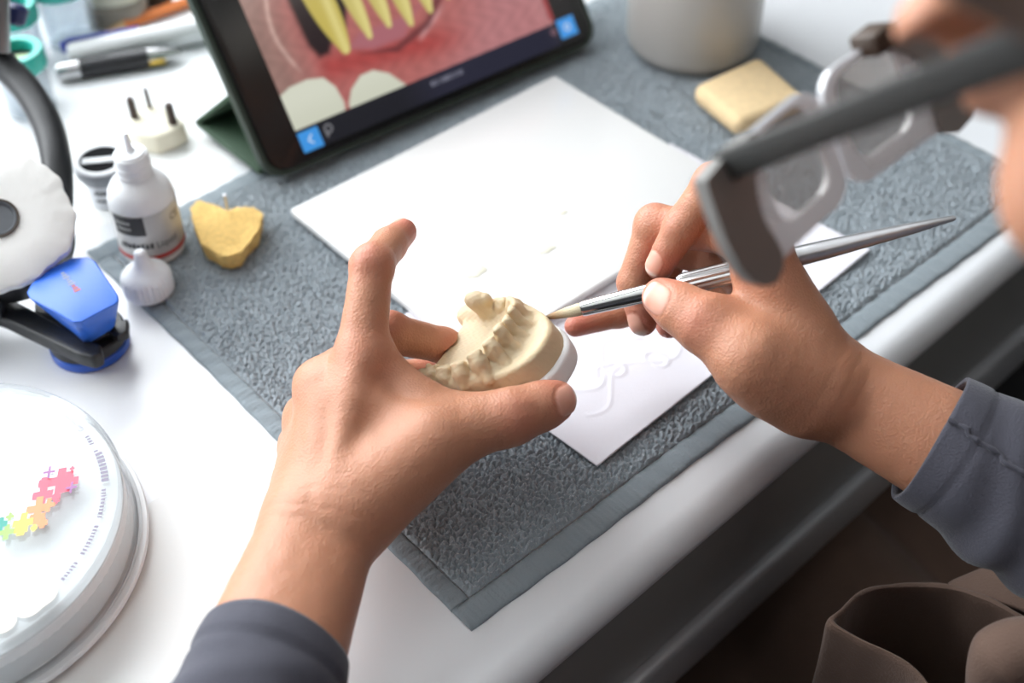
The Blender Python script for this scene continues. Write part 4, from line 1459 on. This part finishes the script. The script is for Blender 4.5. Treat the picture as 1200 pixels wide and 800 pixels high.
def put_nail(T, t_, n_, w_, l_, fwd=.0030):
    n_ = unit(n_ - t_*(n_ @ t_)); s_ = np.cross(t_, n_)
    q = V - T
    a = q @ t_ - fwd; b_ = q @ s_; c = q @ n_
    e = (np.abs(a/l_)**3 + np.abs(b_/w_)**3) ** (1/3)
    ok = (c > 0) & (N @ n_ > .15)
    mk = np.where(ok, 1 - ss(.90, 1.04, e), 0)
    nail[:] = np.maximum(nail, mk)
    disp[:] -= np.where(ok, .00042*np.exp(-((e - 1.06)/.09)**2), 0) * np.where(a > l_*.75, .2, 1)
    nailn[:] = np.maximum(nailn, np.where(ok, ss(.50, .75, a/l_)*mk, 0))


def red(P, rad, k): 
    r = np.linalg.norm(V - P, axis=1)
    flush[:] = np.maximum(flush, k*np.exp(-(r/rad)**2))


tow = unit(CAM - L['W'])
for D, nn in ((L, dict(th=Lth_n, ix=Lix_n)), (Rj, dict(th=Rth_n, ix=Rix_n, mi=Rmi_n))):
    for k in ('th', 'ix', 'mi', 'ri', 'li'):
        js = D[k]
        for i in range(1, len(js) - 1):
            ax = unit(js[i+1] - js[i-1]); b_ = unit(unit(js[i] - js[i-1]) - unit(js[i+1] - js[i]) + 1e-6)
            dn = nn.get(k, b_) if k == 'th' else b_
            dn = unit(dn - ax*(dn @ ax))
            big = .012 if i == 1 else .008
            crease(js[i], ax, dn, big, [(-.0048, .6), (-.0027, .9), (-.0006, 1), (.0016, .9), (.0038, .6)] if i == len(js)-2 or k != 'th' else [(0, 1)], .00030, .00050)
            crease(js[i], ax, -dn, big, [(-.0006, 1.0), (.0012, .6)], .00035, .0006)
            red(js[i] + dn*.008, .010, .45)
        red(js[-1], .011, .9)
    red(D['ix'][0], .016, .3)
t_ = unit(L['th'][2] - L['th'][1]); put_nail(L['th'][2], t_, Lth_n, .0066, .0068, .0022)
t_ = unit(Rj['th'][2] - Rj['th'][1]); put_nail(Rj['th'][2], t_, Rth_n, .0066, .0072, -.0018)
t_ = unit(Rj['ix'][3] - Rj['ix'][2]); put_nail(Rj['ix'][3], t_, Rix_n, .0050, .0056, -.0005)
t_ = unit(Rj['mi'][3] - Rj['mi'][2]); put_nail(Rj['mi'][3], t_, Rmi_n, .0050, .0054, .0010)
t_ = unit(L['ix'][3] - L['ix'][2]); put_nail(L['ix'][3], t_, unit(L['ix'][1]-L['ix'][0]) * .2 + cdir(-.7, .6, .2), .0046, .0052, .0010)
for D, fwd in ((L, ldir), (Rj, rdir)):              # wrist creases
    for off, am in ((-.004, .0005), (.004, .0006), (.010, .0003), (-.011, .0003)):
        crease(D['W'] + fwd*off, fwd, unit(CAM - D['W']), .024, [(0, 1)], am, .0011)
hand_i = np.arange(len(V)) < sum(n_hand)
grain = np.zeros(len(V))
idx = np.where(hand_i)[0]
grain[idx] = np.array([mnoise.noise(Vector(p*420)) for p in V[idx]]) * .00007 + np.array([mnoise.noise(Vector(p*150)) for p in V[idx]]) * .00018
disp += np.where(nail > .3, 0, grain)
V = V + N * disp[:, None]
me = mesh_np(V, F)
set_attr(me, 'nail', nail); set_attr(me, 'flush', flush); set_attr(me, 'nailtip', nailn)

m_skin = mat('skin', (205, 152, 122), .48, spec=.4, sss=.22, sss_rad=(1, .38, .2))
nt = m_skin.node_tree; pb_ = nt.nodes['Principled BSDF']
def mixc(a_sock, colb, fac_sock):
    mx = nt.nodes.new('ShaderNodeMix'); mx.data_type = 'RGBA'
    nt.links.new(fac_sock, mx.inputs['Factor'])
    if isinstance(a_sock, tuple): mx.inputs[6].default_value = a_sock
    else: nt.links.new(a_sock, mx.inputs[6])
    mx.inputs[7].default_value = colb
    return mx.outputs[2]
def attr(nm):
    a = nt.nodes.new('ShaderNodeAttribute'); a.attribute_name = nm; return a.outputs['Fac']
tc = nt.nodes.new('ShaderNodeTexCoord')
nz = nt.nodes.new('ShaderNodeTexNoise'); nz.inputs['Scale'].default_value = 90; nz.inputs['Detail'].default_value = 5
nt.links.new(tc.outputs['Object'], nz.inputs['Vector'])
rm = nt.nodes.new('ShaderNodeMapRange'); rm.inputs['From Min'].default_value = .42; rm.inputs['From Max'].default_value = .75; rm.inputs['To Max'].default_value = .35
nt.links.new(nz.outputs['Fac'], rm.inputs['Value'])
SKIN_A, SKIN_RED, NAIL_C = lin((194, 138, 109)), lin((202, 118, 102)), lin((226, 170, 150))
c_ = mixc(SKIN_A, lin((190, 132, 104)), rm.outputs['Result'])
c_ = mixc(c_, SKIN_RED, attr('flush'))
c_ = mixc(c_, NAIL_C, attr('nail'))
c_ = mixc(c_, lin((236, 214, 200)), attr('nailtip'))
nt.links.new(c_, pb_.inputs['Base Color'])
rr2 = nt.nodes.new('ShaderNodeMapRange'); rr2.inputs['To Min'].default_value = .46; rr2.inputs['To Max'].default_value = .38
nt.links.new(attr('nail'), rr2.inputs['Value']); nt.links.new(rr2.outputs['Result'], pb_.inputs['Roughness'])
vo = nt.nodes.new('ShaderNodeTexVoronoi'); vo.inputs['Scale'].default_value = 900
nt.links.new(tc.outputs['Object'], vo.inputs['Vector'])
bp_ = nt.nodes.new('ShaderNodeBump'); bp_.inputs['Distance'].default_value = .00032
inv = nt.nodes.new('ShaderNodeMapRange'); inv.inputs['To Min'].default_value = .55; inv.inputs['To Max'].default_value = 0
nt.links.new(attr('nail'), inv.inputs['Value']); nt.links.new(inv.outputs['Result'], bp_.inputs['Strength'])
nt.links.new(vo.outputs['Distance'], bp_.inputs['Height']); nt.links.new(bp_.outputs['Normal'], pb_.inputs['Normal'])

person = empty('person', ((HIPL+HIPR)/2)*np.array([1, 1, 0]) + np.array([0, 0, FZ]), 'person in grey shirt and brown apron, dental cast in one hand, brush in the other', 'person')
put('body', me, m_skin, person)
# ---- clothing
m_shirt = mat('shirt_grey', (76, 76, 86), .95, sheen=.25, noise=.06, nscale=150, bump=.5, bscale=1100)
m_apron = mat('apron_brown', (100, 79, 68), .9, sheen=.2, noise=.08, nscale=60, bump=.45, bscale=900)
m_trouser = mat('trousers_dark', (52, 46, 46), .9, bump=.3, bscale=700)


def sleeve(path, radii, wr_axis, seedv, hemw=.013, hem_amp=.0011):
    """cloth tube along a path; the first ring is the cuff"""
    pts = [np.asarray(p) for p in path]
    n = 96; V, F = [], []
    ref = None; s_acc = 0; prev = pts[0]
    for i, p in enumerate(pts):
        t = unit(pts[min(i+1, len(pts)-1)] - pts[max(i-1, 0)])
        ref = unit(wr_axis - t*(wr_axis @ t)) if ref is None else unit(ref - t*(ref @ t))
        b_ = np.cross(t, ref); s_acc += float(np.linalg.norm(p - prev)); prev = p
        for k in range(n):
            a = 2*PI*k/n
            fold = .0016*math.sin(s_acc*260 + 2.2*math.sin(a + seedv) + 1.1*math.sin(2*a)) * min(1, max(0, (s_acc-.012)/.03))
            fold += .0022*mnoise.noise(Vector((math.cos(a)*1.3 + seedv, math.sin(a)*1.3, s_acc*38)))*min(1, s_acc/.02 + .25)
            if s_acc < hemw: fold += hem_amp*(.6 + .4*math.sin(s_acc/hemw*PI))
            elif s_acc < hemw + .003: fold -= .0005
            V.append(p + (ref*math.cos(a) + b_*math.sin(a)*.94)*(radii[i] + fold) + t*(.0012*math.sin(2*a + seedv) if i == 0 else 0))
    m_ = len(pts)
    for j in range(m_-1):
        for k in range(n):
            a = j*n+k; c = j*n+(k+1) % n
            F.append([a, c, c+n, a+n])
    # turn the cuff inwards so that the cloth has a thickness and an inside
    base = len(V)
    for j in range(5):
        i = min(j*3, m_-1); 
        for k in range(n):
            q = np.array(V[i*n+k]); c0_ = pts[i]
            V.append(c0_ + (q - c0_)*(1 - .0022/radii[i]) if j else q + unit(c0_ - q)*.0018)
    for k in range(n): F.append([k, base+k, base+(k+1) % n, (k+1) % n])
    for j in range(4):
        for k in range(n):
            a = base+j*n+k; c = base+j*n+(k+1) % n
            F.append([a, a+n, c+n, c])
    return np.array(V), F


def resample(ctrl, rad, n):
    P = catmull(ctrl, 40); P = np.array(P)
    s = np.concatenate([[0], np.cumsum(np.linalg.norm(np.diff(P, axis=0), axis=1))])
    sc_ = np.interp(np.linspace(0, len(ctrl)-1, len(P)), range(len(ctrl)), range(len(ctrl)))
    g = np.linspace(0, 1, n)**1.25 * s[-1]
    pts = np.stack([np.interp(g, s, P[:, k]) for k in range(3)], 1)
    r = np.interp(np.interp(g, s, sc_), range(len(rad)), rad)
    return pts, r


lc = L['W'] + ldir*.058
V1, F1 = sleeve(*resample([lc, lc + ldir*.04, lc + ldir*.10, EL + np.array([-.001, -.002, .001]), EL*.5 + SHL*.5 + np.array([-.01, .0, 0]), SHL], [.0290, .0320, .037, .047, .052, .055], 150), LW, .7)
rc0 = J(1088, 512, .600)
V2, F2 = sleeve(*resample([rc0, rc0 + rdir*.045 - np.array([0, 0, .004]), rc0 + rdir*.11 - np.array([0, 0, .004]), ER, ER*.5 + SHR*.5, SHR], [.0300, .0360, .042, .048, .053, .055], 150), RW, 2.1, .012, .0006)
lo, hi = bounds([SHL, SHR, NECK, HIPL, HIPR], .16)


def shirt_fn(P):
    t_ = torso_fn(P) - .009
    t_ = np.maximum(t_, -(cone(P, NECK + np.array([.0, .02, .03]), NECK + np.array([0, .04, .12]), .062, .08)))
    t_ = np.maximum(t_, -.24 - P[:, 2])
    arm = np.minimum(np.linalg.norm(P - EL, axis=1), np.linalg.norm(P - ER, axis=1)) - .08
    return np.maximum(t_, -arm)


Vt, Ft = surface(shirt_fn, lo, hi, .006, margin=.03)
Ft = fix_orient(Vt - Vt.mean(0), Ft)
allV = np.concatenate([V1, V2, Vt]); allF = [list(f) for f in F1] + [[i + len(V1) for i in f] for f in F2] + [[int(i) + len(V1) + len(V2) for i in f] for f in Ft]
me = mesh_np(allV, allF)
bm_ = bmesh.new(); bm_.from_mesh(me); bmesh.ops.recalc_face_normals(bm_, faces=bm_.faces); bm_.to_mesh(me); bm_.free()
shirt = put('shirt', me, m_shirt, person)

# sleeve seam, right arm
def pix(P):
    c = R @ (np.asarray(P) - CAM); return np.array([600 - c[0]/c[2]*F_PX, 400 + c[1]/c[2]*F_PX]), -c[2]
ring = [(k, *pix(V2[k])) for k in range(96)]
k0 = min(ring, key=lambda q: np.hypot(*(q[1] - np.array([1118, 497]))) + (400 if q[2] > np.mean([r_[2] for r_ in ring]) else 0))[0]
sm = MB()
path = []
for i in range(0, 60):
    c0_ = V2[i*96:(i+1)*96].mean(0); q = V2[i*96 + (k0 + int(round(i*.10))) % 96]
    path.append(c0_ + (q - c0_)*1.012)
sm.tube(path, [.0011 + .0003*math.sin(i*1.7) for i in range(60)], 10)
sm.build('sleeve_seam', m_shirt, shirt)

lo, hi = bounds([HIPL, HIPR, KNL, KNR, ANL, ANR], .11)
def trou_fn(P):
    t_ = smin(legs_fn(P), torso_fn(P), .03) - .006
    return np.maximum(np.maximum(t_, P[:, 2] + .2), -.655 - P[:, 2])
Vt, Ft = surface(trou_fn, lo, hi, .008, margin=.03)
put('trousers', mesh_np(Vt, fix_orient(Vt - Vt.mean(0), Ft)), m_trouser, person)

# apron: a lap sheet and the gaping pocket in front of the belly
ab = MB()
def loft(rows, mi=0, closed=False):
    n = len(rows[0]); V = [p for r in rows for p in r]; F = []
    for j in range(len(rows)-1):
        for k in range(n if closed else n-1):
            a = j*n+k; c = j*n+(k+1) % n
            F.append([a, c, c+n, a+n])
    ab.add(V, F)
rim = [(972, 727, .622), (985, 712, .632), (1001, 697, .645), (1022, 687, .655), (1050, 684, .662), (1085, 684, .664), (1122, 688, .660), (1155, 699, .650), (1190, 716, .640), (1230, 745, .625), (1240, 800, .602),
       (1200, 850, .585), (1150, 855, .580), (1112, 836, .584), (1086, 802, .592), (1064, 779, .600), (1036, 763, .608), (1004, 748, .615)]
rimP = [at(*q) for q in rim]
closed = rimP + rimP[:3]
dense = catmull(closed[-4:-3] + closed, 6)
dense = dense[6:6+6*len(rimP)]
dense = [np.array(p) for p in dense]
cenP = np.mean(dense, 0)
dn = np.array([.0, .0, -1.0])
rows = []
for h_, sc_ in ((0, 1.0), (.003, 1.018), (.010, 1.01), (.03, 1.0), (.06, 1.01), (.10, 1.03), (.15, 1.03)):
    rows.append([cenP + (p - cenP)*sc_*np.array([1, 1, 1]) + dn*h_ + .002*np.array([mnoise.noise(Vector(p*60 + Vector((0, 0, h_*40)) if False else Vector(p*60)) ) , mnoise.noise(Vector(p*55)), 0]) for p in dense])
inner = [[cenP + (p - cenP)*(.965 if h_ == 0 else .95) + dn*h_ for p in dense] for h_ in (.0004, .004, .02, .06, .11)]
loft(inner[::-1] + rows, closed=True)
tf = [[at(1108, 688, .668), at(1150, 672, .664), at(1205, 652, .656), at(1275, 632, .645)],
      [at(1112, 681, .672), at(1152, 664, .668), at(1207, 645, .660), at(1277, 624, .650)],
      [at(1120, 684, .684), at(1160, 668, .68), at(1215, 650, .672), at(1285, 630, .66)]]
lowr = [at(1112, 695, .662), at(1165, 705, .648), at(1210, 722, .636), at(1280, 745, .62)]
loft([[np.array(p) for p in catmull(r, 6)] for r in [lowr, [at(1110, 690, .665), at(1158, 686, .656), at(1208, 684, .646), at(1278, 690, .632)]] + tf + [[p + np.array([0, 0, -.12]) for p in tf[2]]]])
kn = [at(1150, 815, .575), at(1164, 786, .570), at(1180, 770, .567), at(1205, 764, .565), at(1240, 775, .56)]
ab.tube(catmull(kn, 6), [.006 + .008*min(1, i/10) for i in range(25)], 18)
xs = np.linspace(.07, .62, 56); ys = np.linspace(-.06, .40, 46)
rowsL = []
for y in ys:
    r = []
    for x in xs:
        z = -.215
        for hpj, knj in ((HIPL, KNL), (HIPR, KNR)):
            t = np.clip((y - hpj[1])/(knj[1]-hpj[1]), 0, 1); cx = hpj[0] + (knj[0]-hpj[0])*t; rad = .100*(1-t)+.072*t; cz = hpj[2]*(1-t)+knj[2]*t
            z = max(z, cz + math.sqrt(max(0, rad**2 - (x-cx)**2)) if abs(x-cx) < rad else z)
        if y > .33: z -= (y-.33)*1.3
        z += .004*mnoise.noise(Vector((x*22, y*14, 1))) + .0015
        r.append(np.array([x, y, z]))
    rowsL.append(r)
loft(rowsL)
# bib up the chest
rowsB = []
for s in np.linspace(0, 1, 16):
    c = ((HIPL+HIPR)/2 + np.array([0, .125, .06]))*(1-s) + ((SHL+SHR)/2 + np.array([0, .115, -.07]))*s
    rowsB.append([c + np.array([x, .02 - 2.2*x*x, .03*x]) for x in np.linspace(-.13, .13, 16)])
loft(rowsB)
ap = ab.build('apron', m_apron, person, auto=80)
md = ap.modifiers.new('thick', 'SOLIDIFY'); md.thickness = .0016; md.offset = 0
md = ap.modifiers.new('sub', 'SUBSURF'); md.levels = 1; md.render_levels = 1

# hair
m_hairp = mat('hair_brown', (74, 56, 44), .6, bump=.6, bscale=500)
lo, hi = bounds([hp(s*.09, u_, g_) for s in (-1, 1) for u_ in (-.09, .15) for g_ in (-.21, .02)], .01)
def hair_fn(P):
    q = (P - EYE) @ HAX.T
    d = ell(P, hp(0, .045, -.099), HAX, (.085, .093, .103))
    hl = -(q[:, 1] - .048 - .9*np.maximum(0, -q[:, 2] - .015)*-1)      # hairline: above the brow in front, down to the nape behind
    line = .068 - 1.35*np.clip(-q[:, 2] - .012, 0, .2)
    return np.maximum(d + .0025*np.sin(q[:, 0]*220 + 3*np.sin(q[:, 2]*40)), (line - q[:, 1])*.6)
Vt, Ft = surface(hair_fn, lo, hi, .004, margin=.02)
put('hair', mesh_np(Vt, fix_orient(Vt - Vt.mean(0), Ft)), m_hairp, person)

# shoes
for a_ in (ANL, ANR):
    b = MB(); b.prism([a_ + np.array([x, y, -.089]) for x, y in ((-.042, -.06), (.042, -.06), (.048, .1), (.03, .2), (-.03, .2), (-.048, .1))],
                      [a_ + np.array([x, y, -.03]) for x, y in ((-.036, -.055), (.036, -.055), (.04, .09), (.022, .17), (-.022, .17), (-.04, .09))], .012, 3)
    b.build('shoe', m_trouser, person)

# ================================================================== stool under the person
stc = (HIPL+HIPR)/2
st_ = empty('work_stool', (stc[0], stc[1]-.02, FZ), 'round dark work stool under the seated person', 'stool')
sb = np.array([stc[0], stc[1]-.02, FZ-.022])
MB().lathe([(.16, .345), (.185, .35), (.19, .37), (.185, .392), (.15, .398), (0, .399)], sb, n=48).build('seat', mat('stool_vinyl', (40, 40, 42), .5), st_)
MB().lathe([(.02, .07), (.02, .346)], sb, n=20).build('column', m_met, st_)
for k in range(5):
    a = 2*PI*k/5
    MB().tube([sb + np.array([0, 0, .075]), sb + np.array([math.cos(a)*.22, math.sin(a)*.22, .045]), sb + np.array([math.cos(a)*.24, math.sin(a)*.24, .016])], [.016, .013, .016], 12).build('leg', m_carbon, st_)

# ================================================================== magnifying visor worn on the head
m_vgrey = mat('visor_grey', (134, 133, 130), .42)
m_vtemple = mat('visor_temple', (46, 46, 44), .55)
m_lens = thin('visor_lens', (240, 238, 236), .20, .05, 1.7)  # milky share stands in for the haze of reflections on the lens
m_edge = thin('visor_glare_rim', (246, 247, 250), .80, .10, 1.8, .5)  # lens edge coloured milky white to carry its glare
VX = cdir(.766, .581, -.435); VY = cdir(.436, -.9, -.435); VY = unit(VY - VX*(VX @ VY))
VZ = np.cross(VX, VY)                                # lens plane: x along the row of eyes, y down, z towards the face
if VZ @ G > 0: VZ = -VZ


def vp(x, y, z=0.0):
    x, y, z = x/1000, y/1000, z/1000
    cur = .008*((x*1000-HWV)/HWV)**2                 # gentle wrap towards the temples
    return VIS + VX*x + VY*y + VZ*(z + cur)


HWV = 58.0                                           # half width of the visor, mm
visor = empty('magnifying_visor', vp(HWV, 20), 'grey-framed clear magnifying visor worn before the eyes, out of focus at the right', 'magnifier')


def vsolid(loops, th_, m, name, zb=0.0):
    """solid plate in the visor's plane: outer loop and an optional hole of equal length (mm)"""
    b = MB(); n = len(loops[0]); V, F = [], []
    for z in (zb, zb + th_):
        for lp in loops: V += [vp(x, y, z) for x, y in lp]
    k = len(loops); o = k*n
    for i in range(n):
        j = (i+1) % n
        if k == 2:
            F += [[i, j, n+j, n+i], [o+i, o+n+i, o+n+j, o+j], [i, o+i, o+j, j], [n+i, n+j, o+n+j, o+n+i]]
        else:
            F += [[i, o+i, o+j, j]]
    if k == 1: F += [list(range(n)), list(range(o, o+n))[::-1]]
    b.add(V, F)
    return b.build(name, m, visor, auto=40)


def rrect(x0, x1, y0, y1, r, per=10):
    out = []
    for cx, cy, a0, ex_, ey_ in ((x1-r, y0+r, -90, x1, y0), (x1-r, y1-r, 0, x1, y1), (x0+r, y1-r, 90, x0, y1), (x0+r, y0+r, 180, x0, y0)):
        for q in range(per):
            a = math.radians(a0 + 90*q/(per-1)); out.append((cx + r*math.cos(a), cy + r*math.sin(a)))
    # more points along the straight sides
    res = []
    for i in range(len(out)):
        p, q = np.array(out[i]), np.array(out[(i+1) % len(out)])
        nseg = 8 if (i + 1) % per == 0 else 1
        res += [tuple(p + (q-p)*t/nseg) for t in range(nseg)]
    return res


for sgn in (0, 1):
    def X(x): return x if not sgn else 2*HWV - x
    mx_ = lambda lp: [(X(x), y) for x, y in lp]
    vsolid([mx_(rrect(7, HWV-1.5, 0, 40, 9))], 1.4, m_lens, 'lens', .6)
    vsolid([mx_(rrect(6.5, HWV-.6, -.6, 40.6, 9.5)), mx_(rrect(23, HWV-6.5, 1.6, 33.5, 8))], 2.6, m_edge, 'lens_glare_rim')  # rim widened on the outer side to imitate white glare inside the lens
    outer = [(-5, -1), (4, -1.6), (14, -1.6), (24, -1), (26, 3), (22.5, 7), (18, 11), (15.5, 16), (14.5, 22), (15, 28), (16.5, 33), (17, 38), (15, 42), (10, 44), (4, 42), (-1, 37), (-4.5, 30), (-6, 20), (-6, 10)]
    vsolid([mx_(outer)], 5.5, m_vgrey, 'end_piece', -1.6)
# temples
hl_, tl = HL_, TL_
for sgn in (0, 1):
    def mir(P): return P if not sgn else mirror_visor(P, VMID)
    ax_ = unit(tl - hl_)
    tu = unit(UU - ax_*(UU @ ax_)); ts = np.cross(ax_, tu)
    rows = []
    b = MB(); V, F = [], []
    prof = [(-1, -1), (1, -1), (1, 1), (-1, 1)]
    stn = [(0, 5.0, 2.2), (.02, 5.0, 2.2), (.35, 4.6, 2.0), (.7, 5.0, 2.0), (.96, 5.4, 2.0), (1.0, 5.4, 2.0)]
    for s, hh_, ww in stn:
        c = hl_ + (tl - hl_)*s
        V += [mir(c + ts*(x*ww/1000) + tu*(y*hh_/1000)) for x, y in prof]
    for j in range(len(stn)-1):
        for k in range(4):
            a = 4*j+k; c = 4*j+(k+1) % 4
            F.append([a, c, c+4, a+4])
    F += [[3, 2, 1, 0], [4*(len(stn)-1)+k for k in range(4)]]
    vs, fs = b.add(V, F)
    bmesh.ops.recalc_face_normals(b.bm, faces=fs)
    bmesh.ops.bevel(b.bm, geom=list(b.bm.edges), offset=.0012, segments=2, affect='EDGES', profile=.5)
    b.build('temple', m_vtemple, visor)
# brown clip that holds the lens at the brow
clipm = mat('visor_clip', (74, 60, 50), .5)
MB().box(vp(86, -1, 3), (.012, .008, .012), [VX, VY, VZ], .002, 2).build('lens_clip', clipm, visor)

# ================================================================== output settings
SC.view_settings.view_transform = 'Standard'
SC.view_settings.look = 'None'
SC.view_settings.gamma = 1.0
SC.view_settings.use_curve_mapping = False
EXPO = -0.1
SC.view_settings.exposure = EXPO
SCREEN_MAT.node_tree.nodes['Principled BSDF'].inputs['Emission Strength'].default_value = .95 / 2**EXPO
SC.cycles.use_denoising = True
SC.cycles.max_bounces = 10
SC.cycles.transmission_bounces = 8
SC.cycles.transparent_max_bounces = 12
SC.cycles.caustics_reflective = False
SC.cycles.caustics_refractive = False
SC.cycles.sample_clamp_indirect = 6.0
